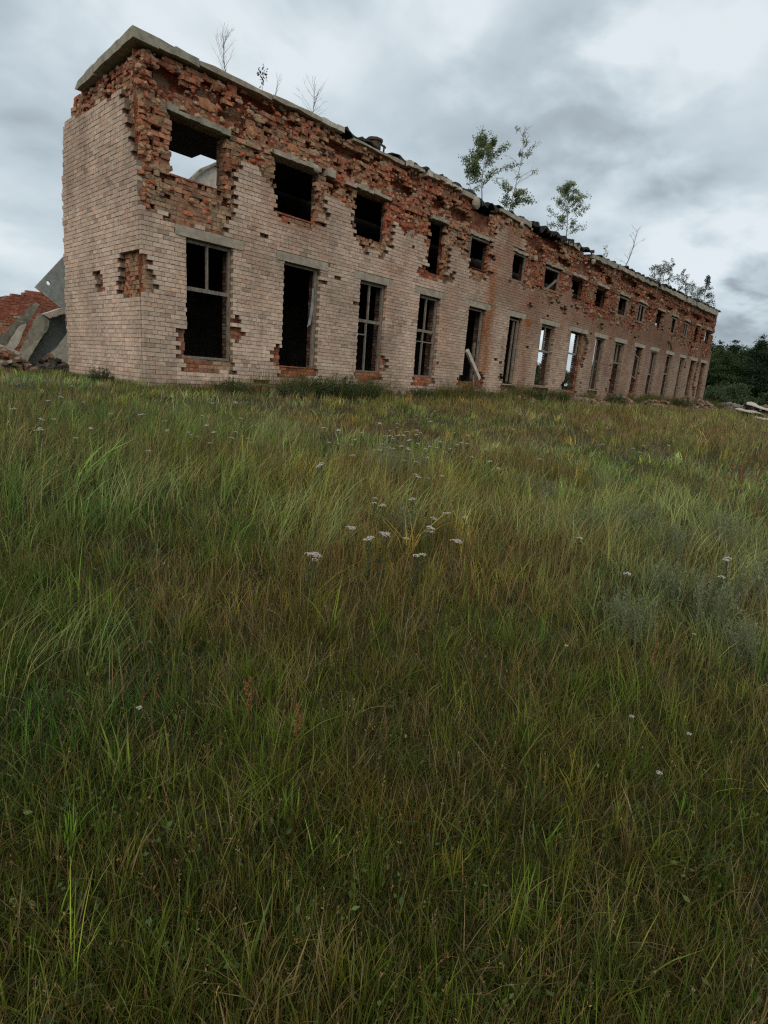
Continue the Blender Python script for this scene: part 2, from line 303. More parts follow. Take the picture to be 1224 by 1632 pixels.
def facade_A(x, z):
    lim = np.interp(x, zbx, zbz) + (float(fbm(x * 2.2, z * 1.3, 5)) - .5) * .7 + random.uniform(-.12, .12)
    if z < .3 and x > 2 and random.random() < .10 + .2 * float(vnoise(x * 1.5, 3, 4)): return False
    if z > lim:
        # a few cream bricks cling on
        return float(vnoise(x * 1.3, z * 3, 9)) > .9 and z < lim + .9 and random.random() < .6
    if inell(HOLES, x, z, .8 + random.random() * .5): return False
    for (a, c, z0, z1) in LOW:      # sills broken away under the lower windows
        if a - .05 < x < c + .05 and z0 - .38 + .2 * float(vnoise(x * 3, a, 8)) < z < z0 + .02: return False
    for (a, c, z0, z1) in UP:
        if x > 3 and a - .12 < x < c + .25 and z0 - .3 + .25 * float(vnoise(x * 3, a, 8)) < z < z0 + .05: return False
        if x > 3 and c < x < c + .3 and z0 - .1 < z < z1 and float(vnoise(a, z * 5, 2)) > .42: return False
    if random.random() < .004: return False
    return True
def facade_B(x, z):
    if inell(CAV, x, z, .75 + random.random() * .6): return False
    lim = float(np.interp(x, zbx, zbz))
    if z > lim - .1:
        n = float(fbm(x * 1.6, z * 2.6, 21)); th = .74 if z < 6.0 else .62
        if n > th: return False
        if random.random() < (.02 if z < 6 else .07): return False
    return True
def rust(x, z):
    r = 0
    for (cx, wd, top, bot, amp) in [(14.0, .28, 5.6, .4, .6), (13.9, .55, 5.0, 1.0, .35), (17.1, .5, 3.5, .3, .55), (16.9, .9, 5.0, 3.2, .4), (11.2, .5, 4.0, 1.0, .3), (8.3, .5, 4.2, 2.5, .3), (20.1, .4, 4.6, 2.5, .3), (3.0, .3, 4.5, 2.0, .12), (23.7, .5, 4.4, 1.2, .25), (26.2, .5, 4.4, 1.5, .3), (29, .6, 4.4, .5, .3), (32, .5, 4.2, .5, .25), (35, .5, 4.0, .5, .25)]:
        if bot < z < top: r += amp * math.exp(-((x - cx + .06 * math.sin(z * 3)) / wd) ** 2) * (.6 + .6 * float(vnoise(x * 4, z * 1.5, 31)))
    return min(r, 1)
def cream(x, z, side=0):
    k = random.uniform(.80, 1.06); c = np.array([.585, .44, .35]) * k
    if random.random() < .12: c = c * np.array([1.04, .93, .88])
    if random.random() < .05: c = c * .72
    d = float(fbm(x * .5 + side * 40, z * .6, 41)); c = c * (1.06 - .28 * max(0, d - .45) / .3)
    if side == 0:
        r = rust(x, z); c = c * (1 - r) + np.array([.34, .115, .04]) * r
        up = max(0, min(1, (z - 3.7) / 1.2)) * max(0, float(fbm(x * .8, z * .9, 44)) - .38) * 2.2 * (x > 3); up = min(up + .75 * max(0, min(1, (x - 12) / 12)) * max(0, min(1, (z - 2.9) / 1.3)), .8)
        c = c * (1 - up) + np.array([.32, .15, .095]) * up
        fx = max(0, min(1, (x - 6) / 26)); c = c * (1 - .46 * fx) * np.array([1, 1 - .07 * fx, 1 - .12 * fx])  # dims towards the far end: light falloff and grime put into the colour
    c = c * (1 - .25 * max(0, min(1, (.35 - z) / .5)))
    return tuple(float(q) for q in c)
def redc(x, z):
    k = random.uniform(.6, 1.15); q = random.random(); n = float(fbm(x * .9, z * 1.3, 51))
    base = np.array([.385, .115, .062]) if q < .55 else (np.array([.44, .175, .09]) if q < .85 else np.array([.27, .085, .05]))
    tan = np.array([.38, .265, .17]); m_ = min(1, max(0, (n - .43) * 4)) * (.8 if z < 6.2 else .55)
    if z < 4.75 and x < 2.4: m_ = min(1, m_ + .2)
    base = base * (1 - m_) + tan * m_
    fx = max(0, min(1, (x - 8) / 26)); base = base * (1 - .46 * fx)  # red brick gets the same painted light falloff and grime
    return tuple(float(v) for v in base * k)
def spans(lo, hi, cuts):
    """free intervals of [lo,hi] minus cuts"""
    r = [(lo, hi)]
    for a, c in cuts:
        n = []
        for p, q in r:
            if c <= p or a >= q: n.append((p, q)); continue
            if a - p > .02: n.append((p, a))
            if q - c > .02: n.append((c, q))
        r = n
    return r
ROWS = [(-.3 + .1 * k) for k in range(80)]
def cuts_at(z, ops, jit=0):
    r = []
    for (a, c, z0, z1) in ops:
        if z0 - .03 < z + .05 < z1 + .03: r.append((a + random.uniform(-jit, jit), c + random.uniform(-jit, jit)))
    return r
def lay(mb, lo, hi, z, row, d0, d1, test, colf, cuts, T, jit=.003, dj=.003, mortar=True, head=False, mort_d=.012, mi=0, mm=1, zoff=0):
    for (p, q) in spans(lo, hi, cuts):
        L0 = .13 if head else .26
        x = math.floor((p - (row % 2) * .13) / L0) * L0 + (row % 2) * .13 - (.065 if head and row % 2 else 0)
        while x < q:
            a, c = max(x, p), min(x + L0, q); x += L0
            if c - a < .03: continue
            mx_, mz = (a + c) / 2, z + .05
            if not test(mx_, mz): continue
            col = colf(mx_, mz); dd = random.uniform(-dj, dj)
            if jit > .008 and random.random() < .35:
                if random.random() < .5: c -= random.uniform(.03, .12)
                else: a += random.uniform(.03, .12)
                if c - a < .04: continue
            a2, c2 = a + .005, c - .005; z0, z1 = z + .006, z + .094
            vs = [(xx, yy, zz) for zz in (z0, z1) for yy in (d0 + dd, d1) for xx in (a2, c2)]
            vs = [(xx + random.uniform(-jit, jit), yy + (random.uniform(-jit, jit) if yy < d1 - .01 else 0), zz + random.uniform(-jit, jit)) for xx, yy, zz in vs]
            mb.add([T(*v_) for v_ in vs], BOXF, col, mi)
            if mortar:
                vs = [(xx, yy, zz) for zz in (z, z + .1) for yy in (d0 + mort_d + max(dd, 0), d1 - .003) for xx in (a + (.014 if a - p < .001 else 0), c - (.014 if q - c < .001 else 0))]
                mb.add([T(*v_) for v_ in vs], BOXF, (1, 1, 1), mm)
def TF(x, y, z): return (x, y + .05 * (float(vnoise(x * .45, z * .55, 77)) - .5), z)
building = empty('ruined_building', (0, 0, 0), 'long roofless-looking two storey brick ruin with cream facing and rows of empty windows', 'building')
# top of the wall
TOPX = [0, .9, 1.3, 5, 5.4, 5.6, 7, 9, 11, 12.3, 13.6, 14.3, 16, 17.5, 19.5, 21, 22.5, 23.5, 30, 46.4]
TOPZ = [6.95, 6.95, 7.02, 7.15, 7.2, 7.05, 7.1, 7.15, 7.15, 7.0, 6.9, 7.05, 7.15, 7.0, 7.1, 7.15, 7.0, 7.05, 7.05, 7.2]
def topz(x): return float(np.interp(x, TOPX, TOPZ)) + (float(vnoise(x * 2.3, 1, 61)) - .5) * .1
A = MB(); B = MB()
LINT_L = [(a - .27, c + .27 + (.1 if i in (6, 7) else 0), 3.47, 3.685) for i, (a, c, _, _) in enumerate(LOW)]
LINT_U = [(a - .12, c + .14, 5.96, 6.09) for (a, c, _, z1) in UP]
for k, z in enumerate(ROWS):
    if z > 7.3: break
    head = (k % 6 == 3)
    cA = cuts_at(z, UP, .03) + cuts_at(z, LOW, .004) + [(a, c) for a, c, z0, z1 in LINT_L if z0 < z + .05 < z1] + [(a, c) for a, c, z0, z1 in LINT_U if z0 - .02 < z + .05 < z1]
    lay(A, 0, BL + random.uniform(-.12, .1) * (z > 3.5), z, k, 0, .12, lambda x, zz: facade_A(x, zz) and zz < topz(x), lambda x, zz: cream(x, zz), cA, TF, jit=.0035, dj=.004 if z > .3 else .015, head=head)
    rough = z > 4.3
    cB = cuts_at(z, UP, .04) + cuts_at(z, LOW, .012) + [(a, c) for a, c, z0, z1 in LINT_L if z0 < z + .05 < z1] + [(a, c) for a, c, z0, z1 in LINT_U if z0 - .02 < z + .05 < z1]
    ledge = -.05 if (k in (62, 63, 70)) else 0
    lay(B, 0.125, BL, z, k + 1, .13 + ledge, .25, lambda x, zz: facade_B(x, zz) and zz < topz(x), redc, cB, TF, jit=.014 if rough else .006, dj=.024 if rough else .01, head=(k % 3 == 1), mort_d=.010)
    # reveals of the openings, two bricks deep
    for (a, c, z0, z1) in UP + LOW:
        if z0 - .05 < z + .05 < z1 + .02:
            for (e0, e1) in ((a - .25, a), (c, c + .25)):
                for (d0, d1) in ((.255, .375), (.38, .5)):
                    dx = random.uniform(-.012, .012); kk = .55
                    if a - .01 > e0 and e1 == a: x0, x1 = e0, a + dx
                    else: x0, x1 = c + dx + (.16 if z0 > 4 and a > 3 else 0), e1 + (.16 if z0 > 4 and a > 3 else 0)
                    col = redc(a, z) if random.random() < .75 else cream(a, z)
                    if d0 > .2 and z0 < 1: col = tuple(v_ * .25 + .02 for v_ in col) if a < 18 else tuple(v_ * .2 + k_ for v_, k_ in zip(col, (.04, .028, .025)))  # inner reveals: recess shade painted into the brick colour, upper floor less
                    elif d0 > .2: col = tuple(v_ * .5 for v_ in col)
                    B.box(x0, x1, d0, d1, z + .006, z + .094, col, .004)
# lumps of broken masonry, old mortar and weeds of moss through the ragged upper band
def lump_at(x, z, y, s): 
    cc = random.choice([(.38, .25, .15), (.42, .12, .06), (.30, .09, .05), (.36, .25, .16), (.16, .10, .07)])
    B.lump((x, y, z), (s * 1.4, s * .8, s), cc, 0, 1, .35)
for _ in range(4200):
    x = .2 + (BL - .4) * random.random() ** 1.25; lo = float(np.interp(x, zbx, zbz)); z = random.uniform(max(lo, 5.9), topz(x))
    if random.random() < .3: z = random.uniform(lo, 6.2)
    if any(a - .1 < x < c + .1 and z0 - .1 < z < z1 + .12 for a, c, z0, z1 in UP): continue
    if inell(CAV, x, z, .8): continue
    lump_at(x, z, random.uniform(.10, .2), .018 + .055 * random.random() ** 2)
# old mortar and plaster still smeared over the exposed red brick
for _ in range(360):
    x = .15 + (BL - .3) * random.random() ** 1.2; lo = float(np.interp(x, zbx, zbz)); z = random.uniform(lo - .1, 6.9)
    if any(a - .2 < x < c + .2 and z0 - .12 < z < z1 + .14 for a, c, z0, z1 in UP) or any(a - .2 < x < c + .2 and z < 3.9 for a, c, _, _ in LOW) or inell(CAV, x, z, 1.2) or z < 3.85: continue
    q = random.uniform(.04, .14); y = .118 + (float(vnoise(x * .45, z * .55, 77)) - .5) * .05
    B.lump((x, y, z), (q * 1.5, .018, q * .75), random.choice([(.40, .27, .17), (.44, .19, .10), (.36, .24, .16), (.42, .15, .08), (.34, .25, .18)]), 0, 2, .3)
# core: displaced sheet + solid back with openings
def core_depth(x, z):
    lo = float(np.interp(x, zbx, zbz)); d = .255 + .10 * float(fbm(x * 3.1, z * 4.3, 71))
    for a, b_, c, dd in CAV:
        e = ((x - a) / c) ** 2 + ((z - b_) / dd) ** 2
        if e < 1.6: d += .22 * max(0, 1 - e / 1.6) ** .5
    return min(d, .47)
stepx, stepz = .13, .08
gxn = int(BL / stepx); gzn = int(7.5 / stepz); OPS = UP + LOW
vid = {}; vs = []; fs = []
def gv(i, j):
    if (i, j) not in vid:
        x, z = min(max(i * stepx, .06), BL - .05), -.3 + j * stepz; vid[(i, j)] = len(vs)
        zt = topz(x); vs.append((x, core_depth(x, z), min(z, zt)))
    return vid[(i, j)]
for i in range(gxn):
    for j in range(gzn):
        x = (i + .5) * stepx; z = -.3 + (j + .5) * stepz
        if z > topz(x) + stepz: continue
        if any(a - .02 < x < c + (.17 if z0 > 4 and a > 3 else .02) and z0 - .04 < z < z1 + .02 for a, c, z0, z1 in OPS): continue
        fs.append((gv(i, j), gv(i + 1, j), gv(i + 1, j + 1), gv(i, j + 1)))
B.add(vs, fs, (1, 1, 1), 2)
edges = sorted({0.3, BL} | {v_ for a, c, _, _ in OPS for v_ in (a - .26, c + .26)})
for p, q in zip(edges, edges[1:]):
    zs = sorted([(z0, z1) for a, c, z0, z1 in OPS if a - .27 <= p and q <= c + .27]); z = -.3
    for z0, z1 in zs + [(6.9, 99)]:
        if z0 > z: B.box(p, q, .485, .50, z, z0, mi=2)
        z = z1
for (a, c, z0, z1) in OPS:   # sill and head masonry inside each opening
    B.box(a - .25, c + .25, .24, .49, z0 - .12, z0, (.30, .2, .15), .012, 2)
    B.box(a - .02, c + .02, .13, .25, z0 - .04, z0 + random.uniform(-.02, .03), (.3, .2, .15), .015, 2)
    B.box(a - .25, c + .25, .14, .51, z1 + (.25 if z1 < 4 else .15), z1 + .34, (.3, .2, .15), .01, 2)
front = B.build('front_wall', [m_red, m_rmortar, m_core], building)
A.build('brick_facing', [m_brick, m_mortar], front)

# lintels
for i, (a, c, z0, z1) in enumerate(LINT_L):
    L = MB(); p = -.012
    L.box(a, c, p, .125, z0, z1, j=.006); L.box(a + .2, c - .2, .13, .5, z0 + .02, z1, j=.005)
    L.build('lintel', m_lintel, building)
for i, (a, c, z0, z1) in enumerate(LINT_U):
    if i in (3, 13): a += .1
    L = MB(); n = 6; xs = np.linspace(a, c, n + 1)
    for q in range(n): L.box(xs[q], xs[q + 1] - .002, .05 + random.uniform(-.02, .03), .5, z0 + random.uniform(-.015, .015), z1 + random.uniform(-.05, .02), j=.012)
    L.build('lintel', m_lintel if i % 3 else m_conc, building)

# end wall (plane x = 0, u runs along +y)
TE = lambda u, d, z: (d, u, z)
EDGE_Z = [-.3, .5, 2.5, 4.9, 5.8, 6.4, 6.8, 7.0]; EDGE_U = [4.85, 4.95, 4.9, 4.72, 4.45, 4.25, 4.05, 3.5]
SKIN_Z = [-.3, 3.6, 4.45, 5.0, 5.5, 6.2, 7]; SKIN_U = [.12, .12, .12, .3, .5, .8, 1.0]
EH = [(2.5, 2.42, .36, .33, 0)]
def end_A(u, z):
    if u < np.interp(z, SKIN_Z, SKIN_U) + random.uniform(-.04, .05): return False
    if z > 6.28 + (float(fbm(u * 1.5, z, 81)) - .5) * .5: return False
    if 2.0 < z < 2.98 and .12 <= u < 1.33 + random.uniform(-.08, .08) - (.25 if z > 2.85 or z < 2.1 else 0): return False
    if (2.2 < u < 2.62 and 2.2 < z < 2.65) or (2.35 < u < 2.8 and 2.45 < z < 2.75): return False
    return True
def end_B(u, z):
    if z > 6.2 and float(fbm(u * 1.8, z * 2, 83)) > .62: return False
    if random.random() < .04 and z > 6: return False
    if .3 < u < .75 and 2.42 < z < 2.5: return False
    return True
EA = MB(); EB = MB()
for k, z in enumerate(ROWS):
    if z > 6.85: break
    ue = float(np.interp(z, EDGE_Z, EDGE_U)) + random.uniform(-.07, .05) + (float(vnoise(z * 1.5, 0, 6)) - .5) * .12
    lay(EA, .122, ue, z, k + 1, 0, .12, end_A, lambda u, zz: cream(u, zz, 1), [], TE, head=(k % 6 == 3), jit=.0035, dj=.004)
    lay(EB, .13, ue - .1, z, k, .13, .25, end_B, lambda u, zz: redc(u * .7, zz), [], TE, jit=.012, dj=.02 if z > 6 else .01, mort_d=.02)
    for d0 in (.26, .385): EB.add([TE(*p) for p in [(xx, yy, zz) for zz in (z + .006, z + .094) for yy in (d0, d0 + .12) for xx in (ue - .5, ue - .12 + random.uniform(-.04, .04))]], BOXF, redc(ue, z), 0)
NZ = 72; NU = 24; vs = []; fs = []
for j in range(NZ + 1):
    z = -.3 + 7.15 * j / NZ; ue = float(np.interp(z, EDGE_Z, EDGE_U)) - .15
    for i in range(NU + 1):
        u = .2 + (ue - .2) * i / NU; vs.append((.255 + .08 * float(fbm(u * 3, z * 4, 85)), u, z))
for j in range(NZ):
    for i in range(NU): k = j * (NU + 1) + i; fs.append((k, k + NU + 1, k + NU + 2, k + 1))
EB.add(vs, fs, (1, 1, 1), 2); EB.prism([(.49, .3, -.3), (.49, 4.6, -.3), (.49, 4.5, 4.9), (.49, 3.4, 6.8), (.49, .3, 6.8)], (.012, 0, 0), mi=2)
for _ in range(120):
    u = random.uniform(.2, 3.4); z = random.uniform(6.2, 6.85); EB.lump((random.uniform(.1, .18), u, z), (.05, .09, .06), random.choice([(.34, .23, .15), (.3, .1, .06)]), 0, 1, .35)
# rounded broken edges of the red corner pier
for _ in range(70):
    z = random.uniform(3.9, 6.85); EB.lump((random.uniform(.1, .3), random.uniform(.1, .2), z), (.08, .07, .07), random.choice([(.38, .24, .15), (.33, .12, .07), (.36, .17, .1)]), 0, 1, .35)
endw = EB.build('end_wall', [m_red, m_rmortar, m_core], building); EA.build('brick_facing', [m_brick, m_mortar], endw)

# back wall and inner floors
W = MB()
def wall_run(x0, x1, z0, z1): W.box(x0, x1, 5.0, 5.25, z0, z1)
wall_run(.3, 27.4, -.3, 4.1); wall_run(5.6, 27.4, 4.102, 6.9)
for a, c in ((30.6, 31.5), (33.3, 35.4), (37.4, 43.2), (45.2, BL)): wall_run(a, c, -.3, 4.5)
wall_run(27.4, 43.6, 4.502, 6.95); wall_run(27.402, 30.598, -.3, .5); wall_run(31.502, 33.298, -.3, .7); wall_run(35.402, 37.398, -.3, .7)
W.box(BL - .35, BL, .51, 4.99, -.3, 4.2)
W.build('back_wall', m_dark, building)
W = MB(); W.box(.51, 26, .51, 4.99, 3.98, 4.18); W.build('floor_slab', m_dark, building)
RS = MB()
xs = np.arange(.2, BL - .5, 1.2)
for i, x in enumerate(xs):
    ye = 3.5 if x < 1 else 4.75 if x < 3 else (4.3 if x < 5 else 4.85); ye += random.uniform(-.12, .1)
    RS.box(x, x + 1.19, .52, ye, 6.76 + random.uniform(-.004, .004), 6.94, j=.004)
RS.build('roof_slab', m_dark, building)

# coping
def coping(x0, x1, z0, z1, y0, y1, m, rag=.015, n=None, name='coping_slab', dz=0):
    c = MB(); n = n or max(2, int((x1 - x0) / .35)); xs = np.linspace(x0, x1, n + 1)
    pr = [(random.uniform(-rag, rag), random.uniform(-rag, rag)) for _ in xs]
    vs = []; fs = []
    for i, x in enumerate(xs):
        a, b_ = pr[i]; h = dz * i / n
        vs += [(x, y0 + a, z0 + b_ + h), (x, y1, z0 + h), (x, y1, z1 + h + b_), (x, y0 + a * .5, z1 + h + a)]
    for i in range(n):
        k = i * 4; fs += [(k, k + 4, k + 5, k + 1), (k + 1, k + 5, k + 6, k + 2), (k + 2, k + 6, k + 7, k + 3), (k + 3, k + 7, k + 4, k)]
    fs += [(0, 1, 2, 3), (n * 4 + 3, n * 4 + 2, n * 4 + 1, n * 4)]
    c.add(vs, fs); return c.build(name, m, building)
# corner slabs overhanging the end wall
def ragged(P, j):
    Q = []
    for i, p in enumerate(P):
        q = P[(i + 1) % len(P)]; d = math.dist(p, q); k = max(1, int(d / .16))
        for t_ in range(k): Q.append(tuple(a_ + (b_ - a_) * t_ / k + (random.uniform(-j, j) if t_ and n_ == 2 else 0) for n_, (a_, b_) in enumerate(zip(p, q))))
    return Q
c = MB(); c.prism(ragged([(-.07, -.03, 7.0), (-.07, 1.0, 6.965), (-.07, 2.1, 6.905), (-.07, 2.12, 7.07), (-.07, 1.1, 7.13), (-.07, -.03, 7.2)], .013), (.55, 0, 0))
c.prism(ragged([(.485, -.035, 7.02), (.93, -.035, 7.04), (.93, -.035, 7.17), (.485, -.035, 7.2)], .014), (0, 1.9, 0)); c.build('coping_slab', m_conc, building)
c = MB(); c.prism(ragged([(-.05, 2.17, 6.9), (-.05, 3.15, 6.84), (-.05, 3.3, 6.88), (-.05, 3.1, 7.0), (-.05, 2.17, 7.1)], .014), (.9, 0, 0)); c.build('coping_slab', m_conc, building)
coping(.86, 1.4, 7.04, 7.2, -.03, .6, m_conc, .03); coping(1.42, 3.4, 7.08, 7.19, -.0, .6, m_lintel, .03); coping(3.42, 5.0, 7.15, 7.24, 0, .6, m_lintel, .03)
for x in np.arange(5.02, 5.6, .27): coping(x, x + .25, 7.14, 7.26 + random.uniform(-.03, .05), -.02, .5, m_conc_light, .01, 2)
for x in (8.55, 8.85, 9.15, 9.6, 9.9, 10.2, 10.55, 10.9, 11.2): coping(x, x + .24, 7.14 + random.uniform(-.02, .02), 7.25 + random.uniform(-.03, .05), random.uniform(-.04, .03), .5, m_conc_light if random.random() < .6 else m_lintel, .015, 2)
coping(6.2, 8.4, 7.08, 7.16, .02, .5, m_lintel, .03); coping(11.5, 12.3, 7.05, 7.2, -.02, .5, m_lintel, .02); coping(14.0, 16.4, 7.08, 7.22, 0, .5, m_lintel, .04)
coping(19.5, 21.0, 7.1, 7.25, 0, .5, m_lintel, .05); coping(22.4, 24.0, 7.0, 7.2, -.03, .5, m_conc, .03, dz=.02)
x = 24.05
for Ls in (1.6, 2.9, 2.3, 1.5, 2.6, 2.8, 2.2, 3.0, 2.9):
    x1 = min(x + Ls, BL + .1); z_ = random.uniform(-.05, .04); coping(x, x1 - random.choice([.04, .08, .3]), 7.04 + (x - 24) * .004 + z_, 7.24 + (x - 24) * .012 + z_ * .5, -.06 + random.uniform(-.05, .06), .5, random.choice([m_conc, m_conc, m_lintel]), .045, dz=random.uniform(-.03, .03)); x = x1
# sagging roofing felt along the parapet
def felt(x0, x1, z, droop, y0=-.02, thick=.05):
    thick *= .6; z -= .02
    c = MB(); n = max(4, int((x1 - x0) / .12)); xs = np.linspace(x0, x1, n + 1); vs = []; fs = []
    for i, x in enumerate(xs):
        e = random.uniform(-.03, .03); zz = z + .05 * math.sin(i * .9) + (z * 0); yy = y0 + random.uniform(-.03, .03); dr = droop * random.uniform(.1, 1.3)
        vs += [(x, 1.6, zz + .02), (x, .4, zz + thick + e), (x, yy, zz + thick * .6 + e), (x, yy - .02, zz - dr), (x, yy + .02, zz - dr), (x, yy + .05, zz - .02), (x, .4, zz), (x, 1.6, zz - .02)]
    for i in range(n):
        for q in range(8): k = i * 8; fs.append((k + q, k + 8 + q, k + 8 + (q + 1) % 8, k + (q + 1) % 8))
    fs += [tuple(range(8)), tuple(range(n * 8 + 7, n * 8 - 1, -1))]
    c.add(vs, fs); return c.build('roofing_felt', m_felt, building)
felt(5.7, 7.3, 7.27, .06, .05, .07); felt(7.9, 9.4, 7.3, .1, .1, .06); felt(9.4, 12.4, 7.32, .10, .08); felt(12.3, 13.9, 7.2, .14, .05); felt(13.8, 16.6, 7.28, .05, .06); felt(16.5, 20.2, 7.3, .18, -.02, .08)
felt(19.8, 22.5, 7.32, .12, .02, .08); felt(23.2, 26.5, 7.3, .07, .0); felt(26.5, 33, 7.36, .05, -.05); felt(33, 40, 7.46, .04, -.05); felt(40, 46.4, 7.55, .08, -.05)
# bitumen-coated vent stub on the roof edge
c = MB(); vx, vy, vz = 7.62, .62, 7.3
n = 18; prof = [(.19, 0), (.19, .28), (.25, .30), (.26, .36), (.2, .37), (.2, .1), (0.01, .1)]; vs = []; fs = []
for r, h in prof:
    for q in range(n): a = q / n * 2 * math.pi; vs.append((vx + r * math.cos(a), vy + r * math.sin(a), vz + h + (random.uniform(-.008, .008) if r > .02 else 0)))
for i in range(len(prof) - 1):
    for q in range(n): fs.append((i * n + q, i * n + (q + 1) % n, (i + 1) * n + (q + 1) % n, (i + 1) * n + q))
c.add(vs, fs); c.bar((7.9, .5, 7.2), (7.88, .45, 7.55), .04, .05); c.bar((7.78, .5, 7.56), (7.95, .45, 7.5), .05, .04)
c.build('roof_vent', m_steel, building)
# odd rounded lumps of hanging concrete
for (px_, pz_, r) in ((12.35, 6.98, .22), (17.05, 5.98, .13), (15.6, 7.0, .1), (4.9, 5.98, .1), (22.6, 6.9, .16)):
    c = MB(); c.lump((px_, .02, pz_), (r, r * .6, r), (1, 1, 1), 0, 2, .08); c.build('concrete_lump', m_lintel, building)
c = MB(); c.box(5.3, 5.62, .03, .3, 5.94, 6.14, j=.01); c.build('concrete_block', m_lintel, building)

# window frames
Y0 = .17
def frame(bars, mt=None):
    c = MB()
    for (x0, z0, x1, z1, wd) in bars:
        if abs(x1 - x0) < 1e-3 or abs(z1 - z0) > abs(x1 - x0): c.bar((x0, Y0, z0), (x1, Y0 + .001, z1), wd, .07, (0, 1, 0), j=.003)
        else: c.bar((x0, Y0 + .004, z0), (x1, Y0 + .004, z1), .064, wd, (0, 0, 1), j=.003)
    return c.build('window_frame', mt or m_wood, building)
def std(i, mull=None, tr=None, mull2=None, sub=None, left=True, right=True, bottom=True, wd=.06):
    a, c, z0, z1 = LOW[i] if i < 100 else UP[i - 100]; o_ = wd / 2 + .005; L = []
    if left: L.append((a + o_, z0, a + o_, z1, wd))
    if right: L.append((c - o_, z0, c - o_, z1, wd))
    L.append((a, z1 - .04, c, z1 - .04, .07))
    if bottom: L.append((a, z0 + .035, c, z0 + .035, .06))
    if tr: L.append((a, tr, c, tr, .09))
    if mull: L.append((a + mull, tr or z0, a + mull, z1, .045))
    if mull2: L.append((a + mull2, z0, a + mull2, tr, .04))
    if sub: L.append((a, sub, c if i == 3 else a + mull2, sub, .035))
    return frame(L)
std(0, .62, 2.36, left=False)
frame([(5.12, .72, 5.12, 3.46, .11), (3.95, 3.43, 5.1, 3.43, .05)])
c = MB(); pts = [(5.06, 2.95), (5.07, 2.4), (4.98, 1.95), (4.86, 1.86), (4.93, 2.15), (4.98, 2.5), (5.0, 2.95)]
c.prism([(p, Y0 - .05, q) for p, q in pts], (0, .012, 0)); c.build('torn_sheet', m_cloth, building)
std(2, .55, 2.3, .5, 1.88, wd=.09); std(3, .55, 2.3, .5, 1.93, wd=.07)
frame([(13.66, .7, 13.66, 3.4, .1), (13.4, .8, 13.4, 2.2, .05), (12.6, 3.4, 13.7, 3.4, .06)])
frame([(16.44, .75, 16.44, 3.4, .12), (15.6, 3.37, 16.45, 3.37, .06), (16.1, .8, 16.15, 3.3, .05)])
std(6, .62, 2.3, None, left=True); frame([(21.3, 2.45, 22.4, 2.4, .06), (22.4, 2.4, 22.42, 3.4, .05)])
std(8, .55, None, None, bottom=False); std(9, .7, 2.35, None, bottom=False); std(11, .55, 2.0); std(12, None, 2.2, bottom=False)
frame([(30.1, 3.15, 31.15, 2.85, .07), (30.1, 3.15, 30.1, 1.85, .07), (31.15, 2.85, 31.15, 1.6, .07), (30.1, 1.85, 31.15, 1.6, .07)]); std(13, .5, None, left=False, bottom=False)
std(106, None, None, wd=.05); std(110, .5, None, wd=.09); std(104, None, None, wd=.04, right=False, bottom=False); std(105, None, None, wd=.05, left=False); std(112, None, None, wd=.07); std(113, .5, None, wd=.05); std(109, None, None, wd=.05)
frame([(18.5, 4.95, 19.4, 5.5, .08), (18.35, 4.6, 18.7, 5.05, .16)])
for i in (5, 6, 8):
    a, c_, z0, z1 = LOW[i]; s = MB(); s.box(a - .02, c_ + .02, -.03, .14, z0 - .05, z0 - .004, j=.006); s.build('window_sill', m_lintel, building)

# loose plank fallen across the fifth lower window
def plank(a, b_, w_, h_, label, m=m_wood, name='wooden_plank', up=(0, 0, 1)):
    c = MB(); a = Vector(a); b_ = Vector(b_); c.bar((0, 0, 0), b_ - a, w_, h_, up, j=.005); o = c.build(name, m); o.location = a; return tag(o, label, 'plank' if 'plank' in name else 'debris')
plank((12.62, -.05, 1.85), (13.62, -.08, .82), .10, .14, 'grey plank leaning diagonally across the fifth ground floor window', m_conc_light)
plank((13.25, -.1, .42), (13.32, .02, .95), .05, .09, 'short splintered board standing under the diagonal plank at the fifth ground floor window')

# ------------------------------------------------------------------ left: wall of the next ruin, fallen slabs, rubble
def quad(name, pts, y, off, m, label, cat='concrete slab', dys=None):
    P = []
    for i, (px_, py_) in enumerate(pts):
        P.append(onY(px_, py_, y + (dys[i] if dys else 0)))
    base = P[int(np.argmin([p[2] for p in P]))].copy()
    Q = []
    for i, p in enumerate(P):
        q = P[(i + 1) % len(P)]; k = max(1, int(np.linalg.norm(q - p) / .14))
        for j_ in range(k): Q.append(p + (q - p) * j_ / k + (np.array([random.uniform(-.018, .018), 0, random.uniform(-.018, .018)]) if j_ else 0))
    c = MB(); c.prism([tuple(p - base) for p in Q], off); o = c.build(name, m); o.location = tuple(base)
    if len(pts) > 5:
        rb = MB()
        for t_ in (.25, .5, .75):
            p = P[0] * (1 - t_) + P[1] * t_ - base + np.array([0, .06, 0]); e = p + np.array([random.uniform(-.06, .02), random.uniform(-.05, .05), random.uniform(.10, .2)]); rb.tube([p - (e - p) * .3, (p + e) / 2 + np.array([.01, 0, 0]), e], [.006] * 3, 5)
        rb.build('rebar', m_steel, o)
    return tag(o, label, cat)
LW = empty('ruined_brick_wall', (0, 13, 0), 'red brick wall stump with crumbling stepped top behind the fallen slabs', 'wall')
c = MB(); k = 0; z = -.4
def lw_top(x): return np.interp(x, [-3, -1, .38, 1.0, 1.7, 3], [1.6, 2.25, 2.46, 2.75, 2.95, 3.05])
